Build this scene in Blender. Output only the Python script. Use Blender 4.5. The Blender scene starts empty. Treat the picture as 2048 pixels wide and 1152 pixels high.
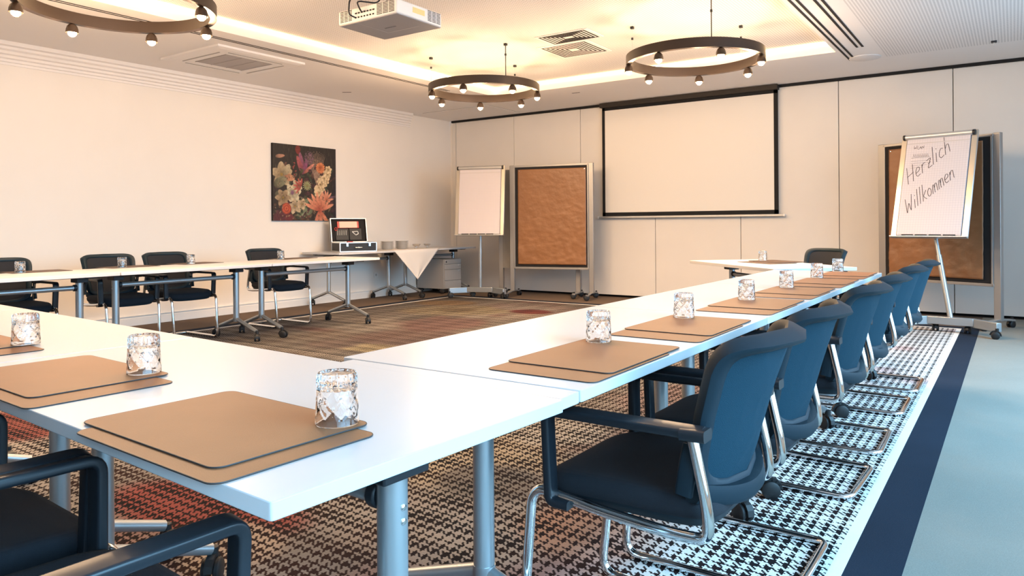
import bpy, math, random
import numpy as np
from mathutils import Vector, Matrix
random.seed(7); np.random.seed(7)
S = bpy.context.scene
COL = S.collection
PI = math.pi

# ------------------------------------------------------------------ camera
YAW, ROLL, FPX, CYP = math.radians(34.60662), math.radians(-0.414827), 1455.4, 449.23
CAMH = 1.10
Fv = Vector((-math.sin(YAW), math.cos(YAW), 0)); Rv = Vector((math.cos(YAW), math.sin(YAW), 0)); Uv = Vector((0, 0, 1))
c_, s_ = math.cos(ROLL), math.sin(ROLL)
R2 = c_*Rv + s_*Uv; U2 = -s_*Rv + c_*Uv
cd = bpy.data.cameras.new('camera'); cam = bpy.data.objects.new('camera', cd); COL.objects.link(cam)
M = Matrix.Identity(4)
for i in range(3):
    M[i][0] = R2[i]; M[i][1] = U2[i]; M[i][2] = -Fv[i]
M[2][3] = CAMH
cam.matrix_world = M
cd.sensor_fit = 'HORIZONTAL'; cd.sensor_width = 36; cd.lens = FPX/2048*36; cd.shift_y = -(576-CYP)/2048; cd.clip_start = 0.02
S.camera = cam
# ------------------------------------------------------------------ world, light, exposure
W = bpy.data.worlds.new('world'); S.world = W; W.use_nodes = True
bg = W.node_tree.nodes['Background']; bg.inputs[0].default_value = (0.45, 0.72, 1.0, 1); bg.inputs[1].default_value = 5.0
S.view_settings.view_transform = 'Standard'; S.view_settings.look = 'None'
S.view_settings.exposure = 0.0; S.view_settings.gamma = 1.0; S.view_settings.use_curve_mapping = False
S.cycles.max_bounces = 10; S.cycles.diffuse_bounces = 5; S.cycles.glossy_bounces = 5; S.cycles.transmission_bounces = 10
S.cycles.transparent_max_bounces = 12
S.cycles.sample_clamp_indirect = 6.0; S.cycles.caustics_refractive = False; S.cycles.caustics_reflective = False
S.cycles.use_denoising = True

def lamp(name, kind, loc, energy, color, **kw):
    ld = bpy.data.lights.new(name, kind); ld.energy = energy; ld.color = color
    for k, v in kw.items():
        if k not in ('rot',): setattr(ld, k, v)
    o = bpy.data.objects.new(name, ld); COL.objects.link(o); o.location = loc
    o.rotation_euler = kw.get('rot', (0, 0, 0)); return o
# daylight entering through the two large windows of the right wall (outside the picture)
WIN = [(-1.9, 2.6), (3.2, 7.9)]
XR = 1.75
for a, b in WIN:
    lamp('window_daylight', 'AREA', (XR+0.25, (a+b)/2, 1.55), 170, (0.28, 0.67, 1.0), shape='RECTANGLE', size=2.3, size_y=(b-a), rot=(0, math.radians(50), 0), spread=math.radians(95))

# ------------------------------------------------------------------ materials
MATS = {}
def mat(name, col, rough=0.5, metal=0.0, spec=0.5, bump=0.0, bscale=200.0, var=0.0, vscale=3.0, emit=None, estr=0.0, trans=0.0, ior=1.45, coat=0.0, sheen=0.0):
    if name in MATS: return MATS[name]
    m = bpy.data.materials.new(name); m.use_nodes = True
    nt = m.node_tree; b = nt.nodes['Principled BSDF']
    b.inputs['Base Color'].default_value = (*col, 1); b.inputs['Roughness'].default_value = rough; b.inputs['Metallic'].default_value = metal
    b.inputs['Specular IOR Level'].default_value = spec; b.inputs['IOR'].default_value = ior
    b.inputs['Transmission Weight'].default_value = trans; b.inputs['Coat Weight'].default_value = coat
    if sheen: b.inputs['Sheen Weight'].default_value = sheen
    if emit: b.inputs['Emission Color'].default_value = (*emit, 1); b.inputs['Emission Strength'].default_value = estr
    if bump or var:
        tc = nt.nodes.new('ShaderNodeTexCoord')
    if bump:
        n = nt.nodes.new('ShaderNodeTexNoise'); n.inputs['Scale'].default_value = bscale; n.inputs['Detail'].default_value = 4
        bp = nt.nodes.new('ShaderNodeBump'); bp.inputs['Strength'].default_value = bump; bp.inputs['Distance'].default_value = 0.005
        nt.links.new(tc.outputs['Object'], n.inputs['Vector']); nt.links.new(n.outputs['Fac'], bp.inputs['Height']); nt.links.new(bp.outputs['Normal'], b.inputs['Normal'])
    if var:
        n = nt.nodes.new('ShaderNodeTexNoise'); n.inputs['Scale'].default_value = vscale; n.inputs['Detail'].default_value = 5
        r = nt.nodes.new('ShaderNodeValToRGB')
        r.color_ramp.elements[0].position = 0.3; r.color_ramp.elements[1].position = 0.7
        r.color_ramp.elements[0].color = (*[c*(1-var) for c in col], 1); r.color_ramp.elements[1].color = (*[min(1, c*(1+var)) for c in col], 1)
        nt.links.new(tc.outputs['Object'], n.inputs['Vector']); nt.links.new(n.outputs['Fac'], r.inputs[0]); nt.links.new(r.outputs[0], b.inputs['Base Color'])
    MATS[name] = m; return m
WALLM = mat('warm_white_paint', (0.80, 0.755, 0.70), 0.75, bump=0.05, bscale=60, var=0.01)
PANELM = mat('laminated_partition', (0.72, 0.68, 0.63), 0.55, bump=0.03, bscale=120, var=0.015)
CEILM = mat('ceiling_paint', (0.80, 0.77, 0.75), 0.8, bump=0.03, bscale=80)
WHITE = mat('white_laminate', (0.565, 0.565, 0.575), 0.32, bump=0.01, bscale=300)
EDGE = mat('white_edge_band', (0.78, 0.78, 0.78), 0.4)
BLACK = mat('black_plastic', (0.012, 0.014, 0.018), 0.42)
DKPL = mat('chair_plastic', (0.007, 0.018, 0.027), 0.5, spec=0.3, bump=0.05, bscale=600)
FAB = mat('chair_seat_fabric', (0.012, 0.014, 0.02), 0.9, bump=0.5, bscale=900, sheen=0.0)
MESHF = mat('chair_back_fabric', (0.006, 0.036, 0.058), 0.8, bump=0.6, bscale=700, sheen=0.0, spec=0.25)  # blue of the window light put into the black fabric's rear side
CHROME = mat('chrome', (0.8, 0.8, 0.8), 0.09, 1.0)
SILVER = mat('silver_lacquer', (0.42, 0.45, 0.47), 0.34, 0.75)
ALU = mat('anodised_aluminium', (0.62, 0.62, 0.61), 0.38, 0.7)
RUB = mat('rubber', (0.01, 0.01, 0.011), 0.55)
MATM = mat('brown_leather_mat', (0.29, 0.125, 0.058), 0.5, spec=0.3, bump=0.12, bscale=500, var=0.05, vscale=8)
DMAT = mat('dark_brown_leather_mat', (0.095, 0.062, 0.045), 0.55, spec=0.3, bump=0.12, bscale=500)  # same mats as the brown ones, in a darker copy of their colour
MATE = mat('dark_mat_edge', (0.03, 0.028, 0.03), 0.5)
GLASS = mat('clear_glass', (1, 1, 1), 0.02, trans=1.0, ior=1.5)
BRONZE = mat('dark_bronze', (0.034, 0.021, 0.015), 0.42, 0.3, bump=0.05, bscale=400)
BULB = mat('glowing_bulb', (1, 0.9, 0.7), 0.4, emit=(1.0, 0.80, 0.5), estr=28.0)
LED = mat('warm_led', (1, 0.9, 0.7), 0.5, emit=(1.0, 0.66, 0.30), estr=27.0)
SLOT = mat('dark_slot', (0.006, 0.006, 0.007), 0.8)
PALU = mat('board_aluminium', (0.36, 0.35, 0.34), 0.42, 0.6)
KRAFT = mat('kraft_paper', (0.27, 0.125, 0.055), 0.36, bump=0.9, bscale=16, var=0.06, vscale=4)
FELT = mat('dark_felt', (0.02, 0.018, 0.018), 0.95, bump=0.3, bscale=900)
CHINA = mat('china', (0.78, 0.76, 0.73), 0.2, coat=0.3)
CLOTH = mat('white_cloth', (0.72, 0.68, 0.64), 0.9, bump=0.3, bscale=25)
INK = mat('marker_ink', (0.05, 0.035, 0.04), 0.6)
INKF = mat('faint_ink', (0.22, 0.18, 0.18), 0.7)
GREYC = mat('grey_steel_cabinet', (0.36, 0.35, 0.34), 0.45)

# ------------------------------------------------------------------ mesh helpers
class MB:
    def __init__(s): s.v = []; s.f = []
    def add(s, vs, fs):
        o = len(s.v); s.v += [tuple(p) for p in vs]; s.f += [tuple(i+o for i in f) for f in fs]; return s
    def box(s, c, d, rz=0.0, ry=0.0, rx=0.0):
        m = Matrix.Rotation(rz, 3, 'Z') @ Matrix.Rotation(ry, 3, 'Y') @ Matrix.Rotation(rx, 3, 'X'); c = Vector(c)
        vs = [c + m @ Vector((x*d[0]/2, y*d[1]/2, z*d[2]/2)) for x in (-1, 1) for y in (-1, 1) for z in (-1, 1)]
        return s.add(vs, [(0, 1, 3, 2), (4, 6, 7, 5), (0, 4, 5, 1), (2, 3, 7, 6), (0, 2, 6, 4), (1, 5, 7, 3)])
    def b2(s, lo, hi):
        return s.box([(a+b)/2 for a, b in zip(lo, hi)], [abs(b-a) for a, b in zip(lo, hi)])
    def sweep(s, path, prof, up=(0, 0, 1), closed=False, cap=True):
        P = [Vector(p) for p in path]; n = len(P); k = len(prof); rings = []
        up = Vector(up); prev = None
        for i in range(n):
            if closed: t = (P[(i+1) % n]-P[i-1])
            else: t = P[min(i+1, n-1)]-P[max(i-1, 0)]
            t.normalize()
            if prev is None:
                a = up.cross(t)
                if a.length < 1e-4: a = Vector((1, 0, 0)).cross(t)
                a.normalize()
            else:
                a = prev - t*prev.dot(t)
                a.normalize()
            prev = a; b = t.cross(a)
            rings.append([P[i] + a*x + b*y for x, y in prof])
        vs = [p for r in rings for p in r]; fs = []
        m = n if closed else n-1
        for i in range(m):
            j = (i+1) % n
            for q in range(k):
                fs.append((i*k+q, i*k+(q+1) % k, j*k+(q+1) % k, j*k+q))
        if cap and not closed:
            fs.append(tuple(range(k))[::-1]); fs.append(tuple((n-1)*k+q for q in range(k)))
        return s.add(vs, fs)
    def tube(s, path, r, seg=12, closed=False, up=(0, 0, 1)):
        return s.sweep(path, [(r*math.cos(2*PI*q/seg), r*math.sin(2*PI*q/seg)) for q in range(seg)], up, closed)
    def lathe(s, prof, c=(0, 0, 0), seg=24, axis='Z', start=0, fan=True):
        # prof: list of (r, h); closed at r=0 ends
        vs = []; fs = []; c = Vector(c)
        for r, h in prof:
            for q in range(seg):
                a = 2*PI*q/seg
                p = (r*math.cos(a), r*math.sin(a), h)
                if axis == 'X': p = (p[2], p[0], p[1])
                if axis == 'Y': p = (p[1], p[2], p[0])
                vs.append(c+Vector(p))
        for i in range(len(prof)-1):
            for q in range(seg):
                fs.append((i*seg+q, i*seg+(q+1) % seg, (i+1)*seg+(q+1) % seg, (i+1)*seg+q))
        if fan:
            fs.append(tuple(range(seg))[::-1]); fs.append(tuple((len(prof)-1)*seg+q for q in range(seg)))
        return s.add(vs, fs)
    def prism(s, pts, z0, z1):
        n = len(pts)
        vs = [(x, y, z0) for x, y in pts]+[(x, y, z1) for x, y in pts]
        return s.add(vs, [tuple(range(n))[::-1], tuple(range(n, 2*n))]+[(i, (i+1) % n, n+(i+1) % n, n+i) for i in range(n)])
    def xf(s, m):
        s.v = [tuple(m @ Vector(p)) for p in s.v]; return s
def rrect(w, h, r, n=5, cx=0, cy=0):
    out = []
    for sx, sy, a0 in ((1, 1, 0), (-1, 1, 90), (-1, -1, 180), (1, -1, 270)):
        for i in range(n+1):
            a = math.radians(a0+90*i/n)
            out.append((cx+sx*(w/2-r)+r*math.cos(a), cy+sy*(h/2-r)+r*math.sin(a)))
    return out
def fillet(pts, r, n=6):
    P = [Vector(p) for p in pts]; out = [P[0]]
    rs = r if isinstance(r, (list, tuple)) else [r]*len(P)
    for i in range(1, len(P)-1):
        a, b, c = P[i-1], P[i], P[i+1]; d1 = (a-b); d2 = (c-b)
        rr = min(rs[i], d1.length*.49, d2.length*.49); p1 = b+d1.normalized()*rr; p2 = b+d2.normalized()*rr
        for k in range(n+1):
            t = k/n; out.append(p1*(1-t)**2+b*2*t*(1-t)+p2*t*t)
    out.append(P[-1]); return out
def setp(o, label=None, cat=None, group=None, kind=None):
    if label: o['label'] = label
    if cat: o['category'] = cat
    if group: o['group'] = group
    if kind: o['kind'] = kind
    return o
def obj(name, mb, m, parent=None, smooth=35, bevel=0.0, bseg=2, **kw):
    me = bpy.data.meshes.new(name); me.from_pydata(mb.v, [], mb.f); me.update()
    ms = m if isinstance(m, (list, tuple)) else [m]
    for x in ms: me.materials.append(x)
    if smooth:
        me.polygons.foreach_set('use_smooth', [True]*len(me.polygons)); me.set_sharp_from_angle(angle=math.radians(smooth))
    o = bpy.data.objects.new(name, me); COL.objects.link(o)
    if parent: o.parent = parent
    if bevel:
        b = o.modifiers.new('bevel', 'BEVEL'); b.width = bevel; b.segments = bseg; b.limit_method = 'ANGLE'; b.angle_limit = math.radians(40)
    setp(o, **kw); return o
def thing(name, label, cat, loc=(0, 0, 0), rz=0.0, group=None):
    o = bpy.data.objects.new(name, None); o.empty_display_size = 0.1; COL.objects.link(o)
    o.location = loc; o.rotation_euler = (0, 0, rz); return setp(o, label, cat, group)
def dup(root, loc, rz=0.0, label=None, group=None):
    r = root.copy(); COL.objects.link(r); r.location = loc; r.rotation_euler = (0, 0, rz)
    if label: r['label'] = label
    if group: r['group'] = group
    for ch in list(root.children):
        c = ch.copy(); COL.objects.link(c); c.parent = r
        for g in list(ch.children):
            d = g.copy(); COL.objects.link(d); d.parent = c
    return r
def struct(name, mb, m, parent=None, **kw):
    o = obj(name, mb, m, parent, **kw)
    if not parent: o['kind'] = 'structure'
    return o

# ================================================================== ROOM
XL, YF, YB = -8.12, 9.87, -2.6
HC, HC2 = 2.91, 3.03
CX0, CX1, CY0, CY1 = -6.03, -1.55, -1.6, 8.33     # coffer
RX0, RX1, RY1 = -7.08, -0.49, 8.68                # patterned carpet
RY0 = -1.9

def carpet_mat(name, base, var=0.12):
    m = bpy.data.materials.new(name); m.use_nodes = True; nt = m.node_tree; b = nt.nodes['Principled BSDF']
    b.inputs['Roughness'].default_value = 1.0; b.inputs['Specular IOR Level'].default_value = 0.1
    tc = nt.nodes.new('ShaderNodeTexCoord')
    n1 = nt.nodes.new('ShaderNodeTexNoise'); n1.inputs['Scale'].default_value = 260; n1.inputs['Detail'].default_value = 3
    n2 = nt.nodes.new('ShaderNodeTexNoise'); n2.inputs['Scale'].default_value = 1.6; n2.inputs['Detail'].default_value = 4
    mp = nt.nodes.new('ShaderNodeMapping'); mp.inputs['Scale'].default_value = (1, 2.2, 1)
    nt.links.new(tc.outputs['Object'], mp.inputs[0]); nt.links.new(mp.outputs[0], n1.inputs['Vector']); nt.links.new(tc.outputs['Object'], n2.inputs['Vector'])
    a = nt.nodes.new('ShaderNodeMath'); a.operation = 'MULTIPLY_ADD'; nt.links.new(n1.outputs['Fac'], a.inputs[0]); a.inputs[1].default_value = 0.7
    sc = nt.nodes.new('ShaderNodeMath'); sc.operation = 'MULTIPLY'; nt.links.new(n2.outputs['Fac'], sc.inputs[0]); sc.inputs[1].default_value = 0.3
    nt.links.new(sc.outputs[0], a.inputs[2])
    r = nt.nodes.new('ShaderNodeValToRGB'); r.color_ramp.elements[0].position = 0.3; r.color_ramp.elements[1].position = 0.7
    r.color_ramp.elements[0].color = (*[c*(1-var*2) for c in base], 1); r.color_ramp.elements[1].color = (*[c*(1+var) for c in base], 1)
    nt.links.new(a.outputs[0], r.inputs[0]); nt.links.new(r.outputs[0], b.inputs['Base Color'])
    bp = nt.nodes.new('ShaderNodeBump'); bp.inputs['Strength'].default_value = 0.5; bp.inputs['Distance'].default_value = 0.004
    nt.links.new(n1.outputs['Fac'], bp.inputs['Height']); nt.links.new(bp.outputs[0], b.inputs['Normal'])
    return m
GREYCARPET = carpet_mat('grey_carpet', (0.25, 0.24, 0.21))
BROWNCARPET = carpet_mat('brown_carpet', (0.15, 0.11, 0.085))
NAVY = carpet_mat('navy_carpet', (0.018, 0.026, 0.042), 0.2)
CREAM = carpet_mat('cream_carpet', (0.78, 0.76, 0.72), 0.04)

struct('floor', MB().b2((XL-0.1, YB-0.1, -0.1), (XR+0.1, YF+0.1, 0.0)), BROWNCARPET)
def ringrect(x0, y0, x1, y1, w, z0, z1):
    m = MB(); m.b2((x0-w, y0-w, z0), (x1+w, y0, z1)); m.b2((x0-w, y1, z0), (x1+w, y1+w, z1)); m.b2((x0-w, y0, z0), (x0, y1, z1)); m.b2((x1, y0, z0), (x1+w, y1, z1)); return m

# patterned carpet: a grid whose colour attribute holds the yarn colours; weave itself is made of nodes
def blob(X, Y, cx, cy, rx, ry, rot=0.0, soft=0.25):
    c, s = math.cos(rot), math.sin(rot); dx, dy = X-cx, Y-cy
    d = np.sqrt(((dx*c+dy*s)/rx)**2+((-dx*s+dy*c)/ry)**2)
    return np.clip((1-d)/soft, 0, 1)
def vnoise(X, Y, sc, seed):
    r = np.random.RandomState(seed); G = r.rand(64, 64)
    x = X/sc+500.3; y = Y/sc+500.7; xi = np.floor(x).astype(int); yi = np.floor(y).astype(int); fx = x-xi; fy = y-yi
    fx = fx*fx*(3-2*fx); fy = fy*fy*(3-2*fy)
    g = lambda a, b: G[a % 64, b % 64]
    return (g(xi, yi)*(1-fx)+g(xi+1, yi)*fx)*(1-fy)+(g(xi, yi+1)*(1-fx)+g(xi+1, yi+1)*fx)*fy
def grid_obj(name, x0, y0, x1, y1, z, nx, ny, colfn, m, parent=None, attr='yarn'):
    xs = np.linspace(x0, x1, nx); ys = np.linspace(y0, y1, ny); X, Y = np.meshgrid(xs, ys)
    vs = np.stack([X.ravel(), Y.ravel(), np.full(X.size, z)], 1)
    idx = np.arange(nx*ny).reshape(ny, nx)
    f = np.stack([idx[:-1, :-1].ravel(), idx[:-1, 1:].ravel(), idx[1:, 1:].ravel(), idx[1:, :-1].ravel()], 1)
    me = bpy.data.meshes.new(name); me.from_pydata(vs.tolist(), [], f.tolist()); me.update()
    C = colfn(X, Y); rgba = np.concatenate([C.reshape(-1, 3), np.ones((X.size, 1))], 1).astype(np.float32)
    at = me.color_attributes.new(attr, 'FLOAT_COLOR', 'POINT'); at.data.foreach_set('color', rgba.ravel())
    me.materials.append(m); o = bpy.data.objects.new(name, me); COL.objects.link(o)
    if parent: o.parent = parent
    return o
def rug_cols(X, Y):
    C = np.zeros(X.shape+(3,)); C[:] = (0.42, 0.36, 0.31)
    def put(w, col):
        nonlocal C; C = C*(1-w[..., None])+np.array(col)*w[..., None]
    n = vnoise(X, Y, 0.9, 1); put(np.clip((n-.45)*3, 0, 1)*.9, (0.62, 0.53, 0.45))
    n = vnoise(X, Y, 0.7, 2); put(np.clip((n-.62)*5, 0, 1)*.8, (0.24, 0.20, 0.18))
    n = vnoise(X, Y, 0.8, 3); put(np.clip((n-.70)*5, 0, 1)*.6, (0.60, 0.40, 0.26))
    n = vnoise(X, Y, 0.5, 4); put(np.clip((n-.78)*7, 0, 1)*.7, (0.45, 0.16, 0.14))
    # large flowers
    put(blob(X, Y, -5.9, 7.3, 0.85, 0.6, .5), (0.58, 0.46, 0.27)); put(blob(X, Y, -5.9, 7.3, 0.3, .25), (0.40, 0.28, 0.15))
    put(blob(X, Y, -6.6, 7.9, 0.5, .35, .3), (0.62, 0.38, 0.16))
    put(blob(X, Y, -5.15, 8.0, .9, .45, -.2), (0.55, 0.40, 0.36)); put(blob(X, Y, -5.2, 7.9, .5, .3, -.2), (0.60, 0.50, 0.44)); put(blob(X, Y, -5.0, 7.65, .33, .25), (0.36, 0.05, 0.05))
    put(blob(X, Y, -4.9, 5.2, .6, .8, .3), (0.36, 0.24, 0.21)); put(blob(X, Y, -5.2, 6.2, .5, .6), (0.40, 0.22, 0.20))
    put(blob(X, Y, -3.5, 3.1, .7, .35, .2), (0.62, 0.50, 0.22)); put(blob(X, Y, -3.0, 3.3, .3, .5), (0.6, 0.32, 0.15))
    put(blob(X, Y, -2.62, 1.66, .55, .26, .15), (0.46, 0.07, 0.05)); put(blob(X, Y, -2.25, 1.5, .25, .2), (0.62, 0.44, 0.30))
    put(blob(X, Y, -4.6, 1.75, .5, .25), (0.40, 0.08, 0.06)); put(blob(X, Y, -2.15, 2.75, .5, .5), (0.66, 0.52, 0.34)); put(blob(X, Y, -1.85, 2.5, .28, .25), (0.30, 0.26, 0.23))
    put(blob(X, Y, -1.25, 2.3, .30, .28, .3), (0.66, 0.33, 0.18)); put(blob(X, Y, -2.0, 3.3, .3, .3, .2), (0.70, 0.62, 0.52))
    put(blob(X, Y, -1.75, 4.3, .35, .5, 0), (0.66, 0.42, 0.36)); put(blob(X, Y, -4.7, 4.65, .5, .22, .1), (0.72, 0.58, 0.30)); put(blob(X, Y, -5.2, 4.6, .3, .25), (0.42, 0.30, 0.26))
    # outer aisle under the right row: pale
    k = np.clip((X+1.25)/0.35, 0, 1); put(k*.85, (0.78, 0.77, 0.75))
    n = vnoise(X, Y, 0.35, 9); put(k*np.clip((n-.72)*6, 0, 1)*.6, (0.55, 0.25, 0.25))
    L = (C*np.array([.3, .6, .1])).sum(-1, keepdims=True); C = L+(C-L)*0.68
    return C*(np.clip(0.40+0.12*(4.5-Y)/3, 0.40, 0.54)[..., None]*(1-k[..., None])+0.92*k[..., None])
def rug_mat():
    m = bpy.data.materials.new('houndstooth_carpet'); m.use_nodes = True; nt = m.node_tree; b = nt.nodes['Principled BSDF']
    b.inputs['Roughness'].default_value = 1.0; b.inputs['Specular IOR Level'].default_value = 0.1
    N, Lk = nt.nodes.new, nt.links.new
    def mth(op, a, c=None, d=None):
        n = N('ShaderNodeMath'); n.operation = op
        for i, x in enumerate((a, c, d)):
            if x is None: continue
            if hasattr(x, 'is_linked') or hasattr(x, 'node'): Lk(x, n.inputs[i])
            else: n.inputs[i].default_value = x
        return n.outputs[0]
    tc = N('ShaderNodeTexCoord'); 
    nz = N('ShaderNodeTexNoise'); nz.inputs['Scale'].default_value = 90; Lk(tc.outputs['Object'], nz.inputs['Vector'])
    ad = N('ShaderNodeVectorMath'); ad.operation = 'MULTIPLY_ADD'; Lk(nz.outputs['Color'], ad.inputs[0]); ad.inputs[1].default_value = (0.004, 0.004, 0); Lk(tc.outputs['Object'], ad.inputs[2])
    sp = N('ShaderNodeSeparateXYZ'); Lk(ad.outputs[0], sp.inputs[0])
    t = 0.0057
    i = mth('FLOOR', mth('DIVIDE', mth('ADD', sp.outputs[0], 50.0), t)); j = mth('FLOOR', mth('DIVIDE', mth('ADD', sp.outputs[1], 50.0), t))
    # plaid: width of the dark threads varies over long periods
    def duty(coord, per, ph, amp=1.2):
        s = mth('SINE', mth('MULTIPLY', mth('ADD', coord, ph), 2*PI/per)); return mth('ADD', 4.0, mth('MULTIPLY', mth('ROUND', mth('MULTIPLY', s, amp)), 1.0))
    wd = duty(sp.outputs[0], 0.364, 0.1); wf = duty(sp.outputs[1], 0.1824, 0.0, 2.3)
    warp = mth('LESS_THAN', mth('MODULO', i, 8.0), wd); weft = mth('LESS_THAN', mth('MODULO', j, 8.0), wf)
    tw = mth('LESS_THAN', mth('MODULO', mth('ADD', i, j), 4.0), 2.0)
    dark = mth('ADD', mth('MULTIPLY', warp, tw), mth('MULTIPLY', weft, mth('SUBTRACT', 1.0, tw)))
    at = N('ShaderNodeAttribute'); at.attribute_name = 'yarn'
    # dark yarn colour: near black with brown drift
    n2 = N('ShaderNodeTexNoise'); n2.inputs['Scale'].default_value = 1.3; n2.inputs['Detail'].default_value = 3; Lk(tc.outputs['Object'], n2.inputs['Vector'])
    r = N('ShaderNodeValToRGB'); r.color_ramp.elements[0].position = .4; r.color_ramp.elements[1].position = .65
    r.color_ramp.elements[0].color = (0.006, 0.007, 0.009, 1); r.color_ramp.elements[1].color = (0.022, 0.010, 0.009, 1); Lk(n2.outputs['Fac'], r.inputs[0])
    mx = N('ShaderNodeMix'); mx.data_type = 'RGBA'; Lk(dark, mx.inputs['Factor']); Lk(at.outputs['Color'], mx.inputs['A']); Lk(r.outputs[0], mx.inputs['B'])
    # fibre noise
    n3 = N('ShaderNodeTexNoise'); n3.inputs['Scale'].default_value = 350; Lk(tc.outputs['Object'], n3.inputs['Vector'])
    k = mth('MULTIPLY_ADD', n3.outputs['Fac'], 0.6, 0.7)
    vm = N('ShaderNodeVectorMath'); vm.operation = 'SCALE'; Lk(mx.outputs['Result'], vm.inputs[0]); Lk(k, vm.inputs['Scale'])
    Lk(vm.outputs[0], b.inputs['Base Color'])
    bp = N('ShaderNodeBump'); bp.inputs['Strength'].default_value = 0.4; bp.inputs['Distance'].default_value = 0.003; Lk(n3.outputs['Fac'], bp.inputs['Height']); Lk(bp.outputs[0], b.inputs['Normal'])
    return m
carpet = thing('patterned_carpet', 'large houndstooth carpet field with coloured flower patches and cream and navy border', 'carpet', (0, 0, 0))
grid_obj('woven_field', RX0, RY0, RX1, RY1, 0.004, 166, 266, rug_cols, rug_mat(), carpet)
obj('cream_border', ringrect(RX0, RY0, RX1, RY1, 0.042, 0.0, 0.0045), CREAM, carpet, smooth=0)
obj('grey_runner', MB().b2((RX1+0.19, YB, 0.0), (XR, YF, 0.003)), GREYCARPET, carpet, smooth=0)
obj('navy_border', ringrect(RX0-0.042, RY0-0.042, RX1+0.042, RY1+0.042, 0.155, 0.0, 0.004), NAVY, carpet, smooth=0)

for lo, hi in (((-4.608, 4.19, 0.0), (-4.600, RY1, 0.0045)), ((RX0, 4.19, 0.0), (-4.60, 4.198, 0.0045))): obj('carpet_seam', MB().b2(lo, hi), mat('seam_cream', (0.26, 0.235, 0.21), 1.0), carpet, smooth=0)
# walls
struct('wall_left', MB().b2((XL-0.15, YB-0.1, 0), (XL, YF+0.15, 3.1)), WALLM)
struct('wall_back', MB().b2((XL-0.15, YB-0.15, 0), (XR+0.15, YB, 3.1)), WALLM)
wr = MB(); ys = [YB-0.1]+[v for w in WIN for v in w]+[YF+0.1]
for k in range(0, len(ys), 2): wr.b2((XR, ys[k], 0), (XR+0.2, ys[k+1], 3.1))
for a, b in WIN: wr.b2((XR, a, 0), (XR+0.2, b, 0.3)); wr.b2((XR, a, 2.6), (XR+0.2, b, 3.1))
struct('wall_right', wr, WALLM, smooth=0)
for k, (a, b) in enumerate(WIN):
    w = MB()
    for yy in (a+0.03, (2*a+b)/3, (a+2*b)/3, b-0.03): w.b2((XR+0.06, yy-0.03, 0.3), (XR+0.13, yy+0.03, 2.6))
    w.b2((XR+0.06, a, 0.3), (XR+0.13, b, 0.36)); w.b2((XR+0.06, a, 2.54), (XR+0.13, b, 2.6))
    struct('window_%d' % (k+1), w, BLACK, smooth=0)

# front wall: movable partition of tall panels with a dark track
fw = thing('wall_front', None, None); fw['kind'] = 'structure'
seams = [-8.06, -6.76, -5.515, -4.285, -3.047, -1.809, -0.575, 0.66, XR]
for a, b in zip(seams[:-1], seams[1:]):
    obj('wall_panel', MB().b2((a+0.004, YF, 0.035), (b-0.004, YF+0.12, HC-0.035)), PANELM, fw, smooth=0, bevel=0.003)
obj('wall_post', MB().b2((-8.12, YF+0.02, 0), (-8.066, YF+0.12, HC)), WALLM, fw, smooth=0)
obj('wall_post', MB().b2((-7.985, YF-0.006, 0.035), (-7.975, YF, HC-0.035)), ALU, fw, smooth=0)
obj('wall_backing', MB().b2((XL-0.1, YF+0.1, 0), (XR+0.1, YF+0.2, 3.1)), SLOT, fw, smooth=0)
obj('ceiling_track', MB().b2((-8.06, YF-0.03, HC-0.034), (XR, YF+0.02, HC)), SLOT, fw, smooth=0)

# baseboard
bb = MB(); bb.b2((XL, YB, 0), (XL+0.016, YF, 0.085)); bb.b2((XL, YB, 0.085), (XL+0.01, YF, 0.105)); bb.b2((XL, YB, 0.105), (XL+0.022, YF, 0.112))
struct('baseboard_left', bb, mat('baseboard_paint', (0.80, 0.77, 0.73), 0.5), smooth=0)
# crown moulding on left wall: stepped
cr = MB()
prof = [(0, 2.70), (0.012, 2.70), (0.012, 2.725), (0.025, 2.73), (0.025, 2.755), (0.045, 2.765), (0.045, 2.79), (0.07, 2.80), (0.075, 2.825), (0.10, 2.84), (0.10, 2.865), (0.13, 2.875), (0.14, 2.91), (0, 2.91)]
n = len(prof)
cr.add([(XL+a, YB, z) for a, z in prof]+[(XL+a, 8.85-a*0.5, z) for a, z in prof], [tuple(range(n)), tuple(range(n, 2*n))[::-1]]+[(i, n+i, n+(i+1) % n, (i+1) % n) for i in range(n)])
struct('trim_1', cr, CEILM, smooth=0)

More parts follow.
